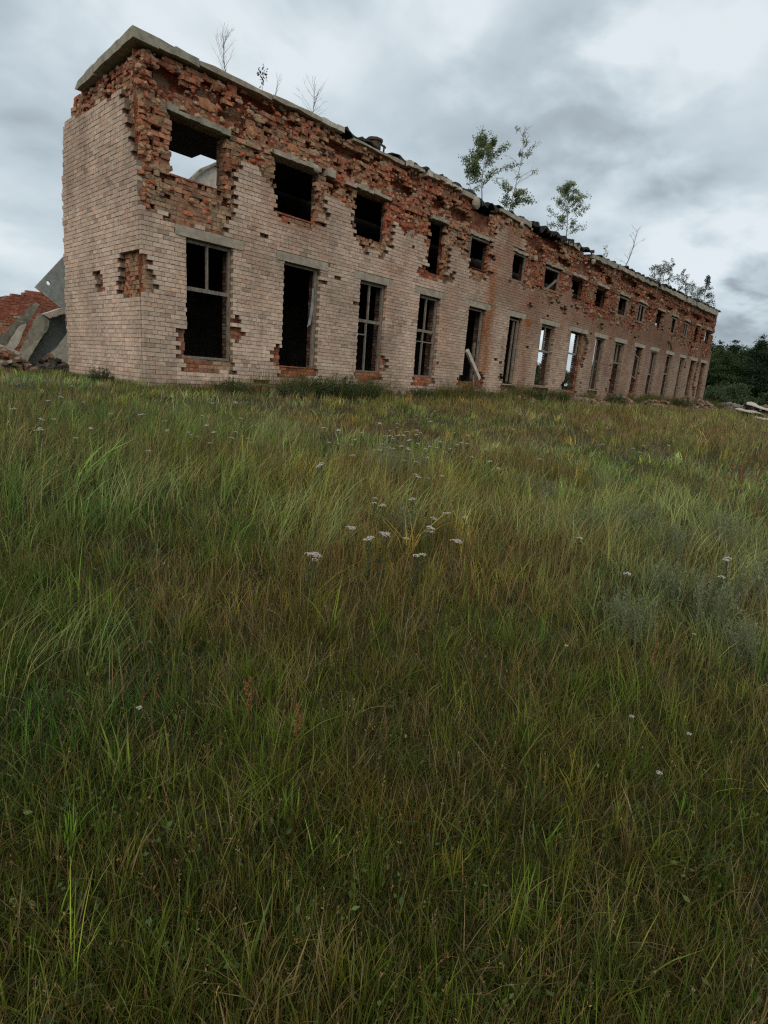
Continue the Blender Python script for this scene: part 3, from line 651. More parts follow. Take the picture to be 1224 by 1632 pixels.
while z < 3.2:
    def colr(x, zz):
        q = float(fbm(x * 1.2, zz * 1.6, 91)); kk = random.uniform(.7, 1.1)
        base = np.array([.36, .12, .08]) if q < .5 else (np.array([.5, .4, .36]) if random.random() < .45 else np.array([.43, .2, .12]))
        return tuple(base * kk)
    lay(c, -4, 3.2, z, k, 0, .3, lambda x, zz: zz < lw_top(x) + random.uniform(-.06, .04), colr, [], TF, jit=.007, dj=.012, head=(k % 4 == 1), mort_d=.006)
    z += .1; k += 1
c.build('brickwork', [m_red, m_rmortar], LW)
c = MB(); c.prism([(-4, .3, -.4), (3.2, .3, -.4), (3.2, .3, 2.95), (1, .3, 2.7), (-3, .3, 1.6), (-4, .3, 1.4)], (0, .25, 0)); c.build('wall_core', m_core, LW)
# tall leaning panel with a round hole
def panel_with_hole():
    P = [onY(56, 457, 7.6), onY(113, 396, 7.6), onY(270, 522, 7.6), onY(227, 594, 7.6)]
    base = P[3].copy(); h = onY(77.5, 451, 7.6); r = .062
    ring = [h + np.array([math.cos(a) * r, 0, math.sin(a) * r * 1.1]) for a in [k * math.pi / 6 for k in range(12)]]
    c = MB()
    # grid between hole ring and the outline
    outl = []
    for k in range(12):
        a = k * math.pi / 6; d = np.array([math.cos(a), 0, math.sin(a)]); best = 1e9
        for i in range(4):
            p, q = P[i], P[(i + 1) % 4]; ex, ez = q[0] - p[0], q[2] - p[2]; den = d[0] * ez - d[2] * ex
            if abs(den) < 1e-9: continue
            t_ = ((p[0] - h[0]) * ez - (p[2] - h[2]) * ex) / den; s_ = ((p[0] - h[0]) * d[2] - (p[2] - h[2]) * d[0]) / den
            if t_ > 0 and -1e-6 <= s_ <= 1 + 1e-6: best = min(best, t_)
        outl.append(h + d * best)
    allv = []; fs = []; off = np.array([.02, .16, 0])
    for p in ring: allv.append(p - base)
    for p in outl: allv.append(p - base)
    for p in ring: allv.append(p - base + off)
    for p in outl: allv.append(p - base + off)
    for k in range(12):
        k2 = (k + 1) % 12; fs += [(k, k2, 12 + k2, 12 + k), (24 + k, 36 + k, 36 + k2, 24 + k2), (k, 24 + k, 24 + k2, k2), (12 + k, 12 + k2, 36 + k2, 36 + k)]
    # corner triangles
    for i in range(4):
        cpt = P[i]; ang = math.atan2(cpt[2] - h[2], cpt[0] - h[0]) % (2 * math.pi); k = int(ang / (math.pi / 6)); k2 = (k + 1) % 12; n = len(allv)
        allv.append(cpt - base); allv.append(cpt - base + off); k = k % 12
        fs += [(12 + k, n, 12 + k2), (36 + k, 36 + k2, n + 1), (12 + k, 36 + k, n + 1, n), (n, n + 1, 36 + k2, 12 + k2)]
    c.add([tuple(p) for p in allv], fs); o = c.build('fallen_slab', m_conc_blue); o.location = tuple(base)
    tag(o, 'tilted grey concrete panel with a small round hole leaning behind the end wall', 'concrete slab')
    # pale lower edge
    c = MB(); c.bar(tuple(P[0] - base + np.array([0, -.01, 0])), tuple(P[3] - base + np.array([0, -.01, 0])), .04, .035, (0, 1, 0)); q = c.build('panel_edge', m_conc_light, o)
panel_with_hole()
quad('fallen_slab', [(68, 501), (98, 491), (104, 494), (104, 499), (79, 507)], 6.3, (0, .3, 0), m_conc_light, 'short white concrete beam lying across the leaning dark slab')
quad('fallen_slab', [(79, 508), (103, 500), (107, 530), (92, 552), (60, 577), (40, 590), (42, 570)], 6.35, (.05, .22, 0), m_conc_dark, 'large dark slab leaning beside the end wall under a white beam', dys=[.1, .3, .4, .2, 0, -.1, -.1])
quad('fallen_slab', [(60, 500), (72, 505), (79, 512), (77, 522), (28, 600), (12, 600)], 6.0, (.10, .20, .02), m_conc, 'grey green concrete slab standing slantwise in front of the dark slab', dys=[.3, .3, .3, .3, -.3, -.3])
quad('fallen_slab', [(56, 482), (64, 485), (28, 540), (10, 549), (0, 552), (0, 536)], 7.2, (.05, .15, 0), m_conc, 'long weathered beam sloping down to the left over the rubble', dys=[.3, .3, 0, -.2, -.3, -.3])
quad('fallen_slab', [(42, 515), (30, 548), (22, 558), (10, 552), (30, 520)], 6.9, (.05, .1, 0), m_conc_light, 'pale narrow slab tucked under the long sloping beam')
quad('fallen_slab', [(-3, 548), (34, 563), (28, 568), (-3, 556)], 5.9, (0, .4, .05), m_conc_light, 'thin pale slab lying nearly flat on the rubble at the far left')
quad('fallen_slab', [(80, 560), (90, 535), (112, 520), (112, 588), (104, 588)], 9.5, (0, .2, 0), m_conc_light, 'pinkish concrete block standing in the gap beside the end wall')
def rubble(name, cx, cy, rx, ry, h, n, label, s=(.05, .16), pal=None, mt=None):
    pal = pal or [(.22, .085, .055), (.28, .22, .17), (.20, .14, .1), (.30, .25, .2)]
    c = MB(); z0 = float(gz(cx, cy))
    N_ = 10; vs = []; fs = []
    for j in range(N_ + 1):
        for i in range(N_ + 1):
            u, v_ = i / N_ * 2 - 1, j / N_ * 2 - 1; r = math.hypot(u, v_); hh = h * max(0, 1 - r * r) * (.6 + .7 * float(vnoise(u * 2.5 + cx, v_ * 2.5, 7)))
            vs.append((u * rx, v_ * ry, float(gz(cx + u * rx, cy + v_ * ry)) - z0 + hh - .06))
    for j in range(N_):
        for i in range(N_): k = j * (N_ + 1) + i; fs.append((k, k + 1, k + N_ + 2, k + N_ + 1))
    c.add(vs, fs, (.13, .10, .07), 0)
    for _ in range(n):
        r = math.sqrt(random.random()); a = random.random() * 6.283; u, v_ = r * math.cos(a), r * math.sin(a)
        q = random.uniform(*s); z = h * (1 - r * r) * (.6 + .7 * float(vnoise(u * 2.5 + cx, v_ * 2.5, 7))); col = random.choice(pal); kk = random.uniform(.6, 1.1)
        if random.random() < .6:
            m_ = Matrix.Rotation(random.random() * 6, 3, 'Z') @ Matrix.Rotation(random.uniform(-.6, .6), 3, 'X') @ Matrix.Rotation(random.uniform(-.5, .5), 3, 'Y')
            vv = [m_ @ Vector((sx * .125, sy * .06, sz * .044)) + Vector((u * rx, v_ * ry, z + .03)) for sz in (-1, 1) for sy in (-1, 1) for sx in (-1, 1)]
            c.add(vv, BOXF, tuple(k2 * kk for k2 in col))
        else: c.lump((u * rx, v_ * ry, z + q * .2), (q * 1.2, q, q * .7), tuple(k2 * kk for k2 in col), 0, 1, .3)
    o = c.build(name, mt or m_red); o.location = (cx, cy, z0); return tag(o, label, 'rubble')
p = onY(15, 585, 5.6); rubble('rubble_pile', p[0] - .5, 5.9, 1.3, 1.0, .55, 160, 'heap of broken cream and red bricks at the foot of the slanted slabs')
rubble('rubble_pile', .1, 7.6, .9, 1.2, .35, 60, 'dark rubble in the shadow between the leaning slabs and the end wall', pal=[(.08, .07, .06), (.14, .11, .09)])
for (x, y, rx, ry, h, n, lb) in [(15.9, -.7, 1.3, .6, .22, 50, 'low mound of rubble and dry branches under the sixth ground floor window'),
        (22.0, -.9, 2.3, .9, .35, 140, 'brick rubble heap with dark sticks below the eighth ground floor window'), (26.2, -1.0, 2.0, .8, .45, 120, 'grassy mound of rubble against the wall below the tenth ground floor window'),
        (32, -1.1, 3.0, .9, .4, 130, 'scattered brick rubble along the middle of the wall foot'), (39.5, -1.6, 2.6, 1.2, .5, 150, 'red brown rubble heap with pale stones near the far end of the facade'),
        (8.2, -.5, .8, .45, .2, 30, 'small half buried pile of broken brick below the third ground floor window'), (3.2, -.6, 1.0, .5, .12, 26, 'few bricks scattered at the wall foot below the first windows')]:
    rubble('rubble_pile', x, y, rx, ry, h, n, lb)
# far right: pile with white slabs, stumps of a low wall
for (px_, dist, rx, ry, h, n, lb) in [(1172, 58, 3.6, 2.2, .5, 150, 'low grey rubble bank in the meadow right of the building'), (1206, 50, 2.6, 2.2, .7, 120, 'rubble pile under the crumpled white sheets at the right edge')]:
    d = ray(px_, 650); d = d / np.hypot(d[0], d[1]); q = CAM + d * dist
    rubble('rubble_pile', q[0], q[1], rx, ry, h, n, lb, s=(.12, .4), pal=[(.24, .22, .19), (.2, .17, .14), (.14, .11, .09)])
def sheet(px_, dist, sx, sy, h, label, rz=0, tilt=.2, dz=.5):
    d = ray(px_, 650); d = d / np.hypot(d[0], d[1]); q = CAM + d * dist; c = MB(); n = 7; vs = []
    for s_ in (0, 1):
        for j in range(n):
            for i in range(n):
                u, v_ = i / (n - 1) * 2 - 1, j / (n - 1) * 2 - 1
                vs.append((u * sx, v_ * sy, h * (1 - .8 * u * u) * (.5 + .6 * float(vnoise(u * 2 + 5, v_ * 2 + dist, 2))) - s_ * .07))
    fs = []
    for j in range(n - 1):
        for i in range(n - 1): k = j * n + i; fs += [(k, k + 1, k + n + 1, k + n), (k + n * n, k + n + n * n, k + n + 1 + n * n, k + 1 + n * n)]
    for i in range(n - 1):
        for a, b_ in ((i, i + 1), (n * (n - 1) + i + 1, n * (n - 1) + i), ((i + 1) * n, i * n), (i * n + n - 1, (i + 1) * n + n - 1)): fs.append((a, a + n * n, b_ + n * n, b_))
    c.add(vs, fs); o = c.build('broken_sheet', m_conc_light); o.location = (q[0], q[1], float(gz(q[0], q[1])) + dz); o.rotation_euler = (tilt, .1, rz); return tag(o, label, 'broken slab')
sheet(1206, 49, .95, .8, .45, 'largest crumpled white slab on top of the rubble at the right edge', .3, .25, .55)
sheet(1196, 47.5, .9, .6, .2, 'lower pale slab lying in front of the large white one at the right', -.2, .15, .3)
sheet(1223, 41, .5, .5, .12, 'small pale slab in the grass at the extreme right edge', 0, .1, .15)
sheet(1150, 62, .7, .3, .1, 'thin pale slab on the grass just past the building corner', .1, .05, .5)

# ------------------------------------------------------------------ shrubs and young trees on the roof
def leaf_cards(P, size, col, up=.3, droop=0, aspect=.6, colj=.25, seed=1):
    """P (n,3) -> quads (rhombi) with random orientation"""
    r = np.random.default_rng(seed); n = len(P); d = r.normal(size=(n, 3)); d[:, 2] -= droop; d /= np.linalg.norm(d, axis=1)[:, None]
    s = np.cross(d, r.normal(size=(n, 3))); s /= np.linalg.norm(s, axis=1)[:, None]; L = (size * r.uniform(.6, 1.3, n))[:, None]; W_ = L * aspect * .5
    V = np.stack([P, P + d * L * .5 + s * W_, P + d * L, P + d * L * .5 - s * W_], 1).reshape(-1, 3)
    F = np.arange(4 * n).reshape(-1, 4); c = np.array(col)[None] * (1 + r.uniform(-colj, colj, (n, 1))) * (1 + r.uniform(-.12, .12, (n, 3)))
    return V, F, np.repeat(np.clip(c, 0, 1), 4, 0)
def merge(parts):
    V = []; F = []; c = []; n = 0
    for v_, f_, k in parts: V.append(v_); F.append(f_ + n); c.append(k); n += len(v_)
    return np.concatenate(V), np.concatenate(F), np.concatenate(c)
def sapling(x, z, h, spread, leaves, label, seed, leafsize=.07, bare_above=2.0, y=.75, bare=False, lean=(0, 0), nb=16, droop=.6, col=(.16, .20, .085), name='birch_sapling', cat='tree', rt=.025, ang=(.5, 1.1), group=None, start=.12, cone=False):
    R_ = random.Random(seed); root = empty(name, (x, y, z), label, cat, group); tr = MB(); tips = []
    ns = 8; main = []
    for i in range(ns + 1):
        t_ = i / ns; main.append(Vector((lean[0] * t_ * h + .05 * h * math.sin(t_ * 5 + seed), lean[1] * t_ * h + .03 * h * math.cos(t_ * 4 + seed), h * t_)))
    tr.tube(main, [rt * (1 - .85 * i / ns) for i in range(ns + 1)], 6)
    for b_ in range(nb):
        t_ = start + (.97 - start) * (b_ + R_.random()) / nb; k = t_ * ns; i = int(k); p0 = main[i].lerp(main[min(i + 1, ns)], k - i)
        az = R_.random() * 6.283; el = R_.uniform(*ang); L = spread * (1 - abs(t_ - .38) * 1.05) * R_.uniform(.6, 1.1)
        if cone: L = spread * (1.02 - t_) * R_.uniform(.8, 1.05)
        if L < .08: L = .08
        d = Vector((math.cos(az) * math.cos(el), math.sin(az) * math.cos(el), math.sin(el))); pts = [p0]; 
        for s_ in range(4):
            d = (d + Vector((R_.uniform(-.25, .25), R_.uniform(-.25, .25), R_.uniform(-.1, .15) - (.10 * s_ if not bare else 0)))).normalized(); pts.append(pts[-1] + d * L / 4)
        tr.tube(pts, [rt * .38 * (1 - .8 * q / 4) for q in range(5)], 4)
        for q in range(6 if not bare else 4):
            s0 = R_.uniform(.3, 1); k2 = s0 * 4; i2 = min(int(k2), 3); p1 = pts[i2].lerp(pts[i2 + 1], k2 - i2)
            d2 = (d + Vector((R_.uniform(-.8, .8), R_.uniform(-.8, .8), R_.uniform(-.5, .4)))).normalized(); p2 = p1 + d2 * L * .35
            tr.tube([p1, p2], [rt * .16, rt * .06], 3)
            if p1.z / h < bare_above or (R_.random() < .12): tips.append((p1, p2))
        if pts[-1].z / h < bare_above: tips.append((pts[2], pts[4]))
    tr.build('trunk', m_bark if not bare else m_twig, root)
    if leaves:
        leaves = int(leaves * 1.25)
        r = np.random.default_rng(seed); P = []
        for _ in range(leaves):
            a, b2 = tips[R_.randrange(len(tips))]; p = a.lerp(b2, R_.random()); P.append([p.x, p.y, p.z])
        P = np.array(P) + r.normal(size=(leaves, 3)) * .035; V, F, k = leaf_cards(P, leafsize, col, droop=droop, seed=seed)
        link('crown', np_mesh('crown', V, F, k, m_leaf), root)
    return root
def roofz(x): return 7.22 + max(0, x - 24) * .008
def rt_(px_, py_, y=.75): q = onY(px_, py_, y); return q[0]
sapling(13.75, roofz(13), 2.45, 1.35, 4500, 'leafy young birch on the parapet, leftmost of the green roof trees', 3, y=.8, nb=22, lean=(.02, 0), start=.2)
sapling(13.1, roofz(13), .95, .5, 170, 'low leafy birch shoot at the foot of the leftmost roof birch', 33, y=.8, nb=8, lean=(-.25, 0))
sapling(16.0, roofz(16), 3.55, 1.1, 2000, 'tall half dead birch on the parapet with bare top and leaves only low down', 5, y=.8, bare_above=.42, nb=26, lean=(.05, 0), ang=(.6, 1.15), start=.05)
sapling(20.4, roofz(20), 2.6, 1.2, 3600, 'green birch sapling standing alone on the crumbled parapet top', 8, y=.6, nb=24, start=.15)
sapling(2.3, 7.2, .95, .75, 0, 'bare grey shrub on the coping, nearest the building corner', 21, y=.4, bare=True, nb=20, rt=.012, ang=(.7, 1.3), start=0, name='bare_shrub', cat='shrub')
sapling(3.35, 7.2, .6, .3, 40, 'small weed stalk with a dark seed head on the coping', 22, y=.35, bare=True, nb=5, rt=.008, ang=(.8, 1.3), name='bare_shrub', cat='shrub', col=(.05, .045, .03))
sapling(3.75, 7.2, .65, .35, 0, 'short thin leafless shrub in the middle of the three on the coping', 23, y=.35, bare=True, nb=7, rt=.009, ang=(.7, 1.3), name='bare_shrub', cat='shrub')
sapling(5.0, 7.2, .9, .7, 0, 'dark leafless shrub spreading over the coping left of the roof vent', 24, y=.4, bare=True, nb=20, rt=.012, ang=(.5, 1.2), start=0, name='bare_shrub', cat='shrub')
sapling(27.0, 7.2, 2.7, .9, 0, 'dead leaning branch sticking out to the right above the parapet', 26, y=.3, bare=True, nb=12, rt=.03, lean=(.75, .1), ang=(.4, 1.0), name='bare_shrub', cat='shrub')
sapling(24.6, 7.3, .7, .2, 60, 'tiny green sprout beside the leaning dead branch', 27, y=.4, nb=5, rt=.01)
sapling(25.3, 6.1, 1.1, .5, 0, 'dry roots hanging from the upper wall under the leaning branch', 28, y=-.05, bare=True, nb=7, rt=.022, lean=(.5, -.1), ang=(-.9, .2), name='bare_shrub', cat='shrub')
for i, (x, h, sp, lv, lb) in enumerate([(33.2, 1.1, .75, 420, 'first bushy shoot of the thicket on the far roof'), (35.0, 1.7, .7, 500, 'tallest upright shoot in the left half of the roof thicket'), (36.1, 2.0, .6, 480, 'narrow pointed young tree in the roof thicket'),
        (38.2, 1.7, .7, 500, 'pointed young tree in the middle of the roof thicket'), (39.6, 1.2, .8, 380, 'thin leafed bush just right of the roof thicket middle'), (41.2, 1.25, .8, 380, 'sparse yellowish bush on the far roof'), (42.8, 1.2, .8, 360, 'low sparse bush left of the last roof tree'), (34.1, 1.3, .7, 380, 'second bushy shoot of the thicket on the far roof')]):
    sapling(x, roofz(x) + .1, h, sp, lv, lb, 40 + i, y=.8, nb=14, leafsize=.075, name='roof_shrub', cat='shrub', droop=-.2, col=(.06, .07, .035), ang=(.7, 1.2), start=.05)
sapling(44.6, 7.5, 2.5, .95, 1500, 'dense conical tree at the far end of the roof', 60, y=.8, nb=34, leafsize=.085, droop=-.3, col=(.045, .06, .032), ang=(.1, .5), start=.02, cone=True)

# ------------------------------------------------------------------ forest
def forest_tree(seed, h, wd, col, cards, name='birch_tree', cat='tree', bare_trunk=.15, label='', trunkmat=None):
    r = np.random.default_rng(seed); R_ = random.Random(seed); root = empty(name, (0, 0, 0), label, cat, 'forest trees'); tr = MB()
    main = [Vector((.15 * math.sin(i + seed), .15 * math.cos(i * 1.3 + seed), h * .93 * i / 8)) for i in range(9)]; tr.tube(main, [h * .013 * (1 - .9 * i / 8) for i in range(9)], 7)
    cl = []
    nb = 34
    for b_ in range(nb):
        t_ = bare_trunk + (1 - bare_trunk) * (b_ + R_.random()) / nb; env = wd * (math.sin(min(1, (t_ - bare_trunk) / (1 - bare_trunk) * 1.0 + .12) * math.pi) ** .7) * .9 + .15
        az = R_.random() * 6.283; L = env * R_.uniform(.45, 1.1); p0 = Vector((0, 0, h * .9 * t_)); p1 = p0 + Vector((math.cos(az) * L, math.sin(az) * L, L * R_.uniform(.1, .7)))
        tr.tube([p0, p0.lerp(p1, .5) + Vector((0, 0, .1)), p1], [h * .004, h * .0028, h * .001], 4)
        for q in range(3): cl.append((p0.lerp(p1, R_.uniform(.45, 1.1)), R_.uniform(.35, .8)))
    cl.append((Vector((0, 0, h * .97)), .35)); cl.append((Vector((.1, .1, h * .9)), .5))
    per = cards // len(cl); parts = []
    for i, (p, s_) in enumerate(cl):
        P = np.array([p.x, p.y, p.z]) + r.normal(size=(per, 3)) * np.array([s_, s_, s_ * .6]) * .62
        P[:, 2] = np.maximum(P[:, 2], .2)
        parts.append(leaf_cards(P, .2, np.array(col) * R_.uniform(.75, 1.2), colj=.3, seed=seed * 100 + i, aspect=.7))
    tr.build('trunk', trunkmat or m_bark, root); V, F, k = merge(parts); link('crown', np_mesh('crown', V, F, k, m_leaf), root); return root
KINDS = [forest_tree(101, 10, 2.3, (.045, .075, .026), 9000, bare_trunk=.2), forest_tree(102, 11, 2.0, (.035, .06, .024), 9000, bare_trunk=.25),
         forest_tree(103, 9, 2.6, (.055, .085, .03), 9000, bare_trunk=.05), forest_tree(104, 10.5, 1.9, (.028, .048, .024), 9000, 'pine_tree', bare_trunk=.12)]
SHRUB = forest_tree(105, 3.2, 1.3, (.075, .11, .05), 5000, 'willow_bush', 'bush', bare_trunk=0); SHRUB['group'] = 'pale bushes in front of the forest'
fr = random.Random(5); used = [False] * 4; nf = 0
def at_dir(px_, dist):
    d = ray(px_, 640); d = d / np.hypot(d[0], d[1]); return CAM[0] + d[0] * dist, CAM[1] + d[1] * dist
DESC = ['leafy birch', 'tall slender birch', 'broad pale green tree', 'dark pine']
spots = []
for row, (dist, step, sc) in enumerate(((84, 20, .98), (93, 17, 1.02), (102, 20, 1.08), (112, 22, 1.2))):
    px_ = 1085 + row * 7
    while px_ < 1340:
        spots.append((px_ + fr.uniform(-6, 6), dist + fr.uniform(-3.5, 3.5), sc * fr.uniform(.8, 1.12), row, 0)); px_ += step * fr.uniform(.75, 1.25)
for i in range(24):
    spots.append((830 + i * 10 + fr.uniform(-5, 5), 100 + fr.uniform(-8, 8), fr.uniform(.62, .8), 5, 1))
WHERE = ['in the front row of the forest right of the building', 'in the second row of the forest right of the building', 'deep in the forest right of the building', 'at the back of the forest right of the building', '', 'seen through the far windows beyond the building']
first = {}
for (px_, dist, sc, row, thr) in spots:
    x, y = at_dir(px_, dist); k = fr.choice([0, 1, 2, 3] if not thr else [0, 2, 2, 3]); loc = (x, y, float(gz(x, y)) - .1)
    lab = DESC[k] + ' ' + WHERE[row]; grp = 'forest trees ' + WHERE[row] + ', ' + DESC[k]
    s3 = (sc * fr.uniform(.85, 1.2), sc * fr.uniform(.85, 1.2), sc * fr.uniform(.74, .9))
    if k not in first: first[k] = 1; o = KINDS[k]; o.location = loc; o.scale = s3; o.rotation_euler = (0, 0, fr.random() * 6); o['label'] = lab; o['group'] = grp
    else: copy_tree(KINDS[k], loc, fr.random() * 6.28, s3, lab, grp)
fb = True
for (px_, dist, sc, lb) in [(1138, 66, .75, 'pale green bush directly beside the far corner of the building'), (1160, 68, .85, 'pale rounded bush left of two in front of the forest'), (1174, 69, .95, 'taller of the pale bushes standing before the forest'),
        (1196, 71, .6, 'small pale bush behind the white slabs at right'), (1224, 72, .8, 'pale bush at the right edge before the forest'), (1110, 70, .8, 'bush hidden mostly behind the far corner of the building')]:
    x, y = at_dir(px_, dist); loc = (x, y, float(gz(x, y)) - .05)
    if fb: SHRUB.location = loc; SHRUB.scale = (sc,) * 3; SHRUB['label'] = lb; fb = False
    else: copy_tree(SHRUB, loc, fr.random() * 6, sc, lb)
# pale arched gable fragment of the neighbouring ruin seen through the first upper window
def gable():
    c = MB(); P = [(x, z) for x, z in ((7.2, -.2), (7.2, 7.9), (7.71, 8.4), (8.2, 8.9), (8.8, 9.28), (9.5, 9.6), (10.6, 9.9), (12.4, 9.9), (12.4, -.2))]
    c.prism([(x - 9, 0, z) for x, z in P], (0, .35, 0)); o = c.build('concrete_gable', m_conc_light); o.location = (9, 12, 0); tag(o, 'pale arched gable wall of a second ruin seen through the first upper window', 'gable wall')
    c = MB(); top = P[1:7]
    for (x0, z0), (x1, z1) in zip(top, top[1:]): c.bar((x0 - 9, -.03, z0), (x1 - 9, -.03, z1), .25, .14, (0, 0, 1), j=.02)
    c.build('gable_coping', m_conc, o)
    c = MB(); c.box(9.15 - 9, 9.9 - 9, -.3, -.05, 8.2, 8.75, j=.03); c.build('broken_block', m_conc_dark, o)
gable()

# ------------------------------------------------------------------ meadow
def smooth(v, a, b_): t_ = np.clip((v - a) / (b_ - a), 0, 1); return t_ * t_ * (3 - 2 * t_)
FWD = np.array([-RM[0, 2], -RM[1, 2]]); FWD /= np.linalg.norm(FWD); VA = math.atan2(FWD[1], FWD[0])
def place(n, r0, r1, half, power):
    """n points, radius density so that count per area falls as r**-power"""
    u = rng.random(n); e_ = 2 - power
    r = (r0 ** e_ + u * (r1 ** e_ - r0 ** e_)) ** (1 / e_); a = VA + rng.uniform(-half, half, n)
    x = CAM[0] + r * np.cos(a); y = CAM[1] + r * np.sin(a); k = ~((x > -.02) & (x < BL + .1) & (y > -.02) & (y < 5.5))
    return x[k], y[k], r[k]
def blades(x, y, r, h, wd, lean, leandir, col, seg=3, curl=.6, tipk=1.15):
    n = len(x); z = gz(x, y) - .01; a = leandir; d = np.stack([np.cos(a), np.sin(a)], 1)
    fa = rng.uniform(0, math.pi, n); s = np.stack([np.cos(fa), np.sin(fa)], 1)
    ts = np.linspace(0, 1, seg + 1); V = np.zeros((n, seg + 1, 2, 3), np.float32); cc = np.zeros((n, seg + 1, 2, 3), np.float32)
    for i, t_ in enumerate(ts):
        off = lean * h * (t_ ** (1 + curl)); hh = h * t_ * np.sqrt(np.clip(1 - (lean * t_ ** curl) ** 2 * .55, .15, 1)); w_ = wd * (1 - t_ ** 1.6 * .92) * .5
        for q, sg in enumerate((-1, 1)):
            V[:, i, q, 0] = x + d[:, 0] * off + sg * s[:, 0] * w_; V[:, i, q, 1] = y + d[:, 1] * off + sg * s[:, 1] * w_; V[:, i, q, 2] = z + hh
            cc[:, i, q] = col * (1 + (tipk - 1) * t_)
    base = (np.arange(n) * (seg + 1) * 2)[:, None]; F = np.concatenate([base + np.array([[2 * i, 2 * i + 1, 2 * i + 3, 2 * i + 2]]) for i in range(seg)], 0)
    return V.reshape(-1, 3), F, np.clip(cc.reshape(-1, 3), 0, 1)
GREEN = np.array([.108, .134, .022]); LUSH = np.array([.068, .135, .024]); PALE = np.array([.185, .212, .062]); DRY = np.array([.26, .175, .062]); RUSTY = np.array([.22, .105, .035]); STRAW = np.array([.38, .30, .14]); GREY = np.array([.170, .195, .115])
def mixc(a, b_, t_): return a * (1 - t_)[:, None] + b_ * t_[:, None]
def zone(x, y, r):
    """grass colour by place in the meadow"""
    dry = smooth(fbm(x * .55 + 3, y * .55, 201), .42, .62); dry2 = smooth(fbm(x * 2.3, y * 2.3, 203), .5, .7)
    lush = smooth(fbm(x * .4 + 9, y * .4, 205), .5, .68); grey = smooth(fbm(x * .5, y * .5 + 7, 207), .52, .66)
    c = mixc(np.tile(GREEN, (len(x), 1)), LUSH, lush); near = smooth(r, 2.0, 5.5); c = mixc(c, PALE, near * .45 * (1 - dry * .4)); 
    c = mixc(c, RUSTY, dry * .34); c = mixc(c, DRY, dry2 * .22)
    # greyer grasses towards the right of the view
    ang = np.arctan2(y - CAM[1], x - CAM[0]) - VA; right = smooth(-ang, .12, .45) * smooth(r, 2.5, 4) * (1 - smooth(r, 7, 12)); c = mixc(c, GREY, np.clip(grey * .55 + right * .35, 0, .8) * smooth(r, 2.2, 4))
    leftg = smooth(ang, .15, .4) * smooth(r, 2.8, 4.5) * (1 - smooth(r, 9, 14)); c = mixc(c, np.array([.085, .145, .045]), leftg * .55)
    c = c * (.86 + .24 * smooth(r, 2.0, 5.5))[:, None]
    c = c * np.array([1.06, 1.04, .85])
    farb = smooth(r, 9, 17) * smooth(-ang, -.2, .3); c = mixc(c, np.array([.165, .125, .05]), farb * .5)
    return c
parts = []
def wind(n, x, y):
    rr = np.hypot(x - CAM[0], y - CAM[1]); return rng.normal(.2, 1, n) * (2.4 - 1.1 * smooth(rr, 2, 6)) + (fbm(x * .5, y * .5, 221) - .5) * 3.0
def tufts(n, per, r0, r1, half, power, spread):
    x, y, r = place(n // per, r0, r1, half, power); m = len(x); kk = rng.poisson(per, m).clip(2, 60); idx = np.repeat(np.arange(m), kk); sp = spread * (.5 + r / 7)[idx] * rng.uniform(.5, 1.5, m)[idx]
    x2 = x[idx] + rng.normal(size=len(idx)) * sp; y2 = y[idx] + rng.normal(size=len(idx)) * sp; k = ~((x2 > -.02) & (x2 < BL + .1) & (y2 > -.02) & (y2 < 5.5)) & (np.hypot(x2 - CAM[0], y2 - CAM[1]) > .7)
    return x2[k], y2[k], r[idx][k], idx[k], m
# 1 short ragged under-grass with dead thatch
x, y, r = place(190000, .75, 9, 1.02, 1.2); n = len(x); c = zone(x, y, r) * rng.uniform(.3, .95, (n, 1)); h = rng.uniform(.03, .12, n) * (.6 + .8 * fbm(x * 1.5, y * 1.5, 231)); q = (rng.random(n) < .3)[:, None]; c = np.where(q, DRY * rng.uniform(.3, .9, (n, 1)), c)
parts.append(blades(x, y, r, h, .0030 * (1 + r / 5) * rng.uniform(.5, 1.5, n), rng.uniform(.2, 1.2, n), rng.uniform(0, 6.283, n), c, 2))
# 2 main sward, growing in tufts of one height, hue and lean
x, y, r, ti, m = tufts(280000, 15, .75, 55, 1.12, 1.55, .035); n = len(x)
th = rng.lognormal(0, .28, m)[ti]; tb = rng.lognormal(0, .38, m)[ti][:, None]; thue = rng.normal(0, .13, (m, 3))[ti]
c = zone(x, y, r) * tb * (1 + thue) * rng.uniform(.6, 1.3, (n, 1)); dead = (rng.random(m) < .14)[ti][:, None]; c = np.where(dead, mixc(np.tile(DRY, (n, 1)), STRAW, rng.random(n)) * rng.uniform(.4, .9, (n, 1)), c)
tall = .6 + .9 * fbm(x * .6, y * .6, 233); h = rng.uniform(.12, .31, n) * tall * th * (.40 + .80 * smooth(r, 1.5, 6.5))
wide = np.where((rng.random(m) < .12)[ti], 2.0, 1.0); low = 1 - .55 * smooth(r, 6.5, 11) * (1 - smooth(x, 4, 16)); h *= low
tl = rng.uniform(.05, .75, m)[ti]; td = wind(m, np.zeros(m) + CAM[0] + 3, np.zeros(m) + CAM[1] + 3)[ti] * .6 + wind(n, x, y) * .6
parts.append(blades(x, y, r, h, .0036 * np.maximum(1, r / 2.8) ** .8 * rng.uniform(.5, 1.5, n) * wide, np.clip(tl + rng.normal(0, .22, n), .03, 1.1), td, c, 3))
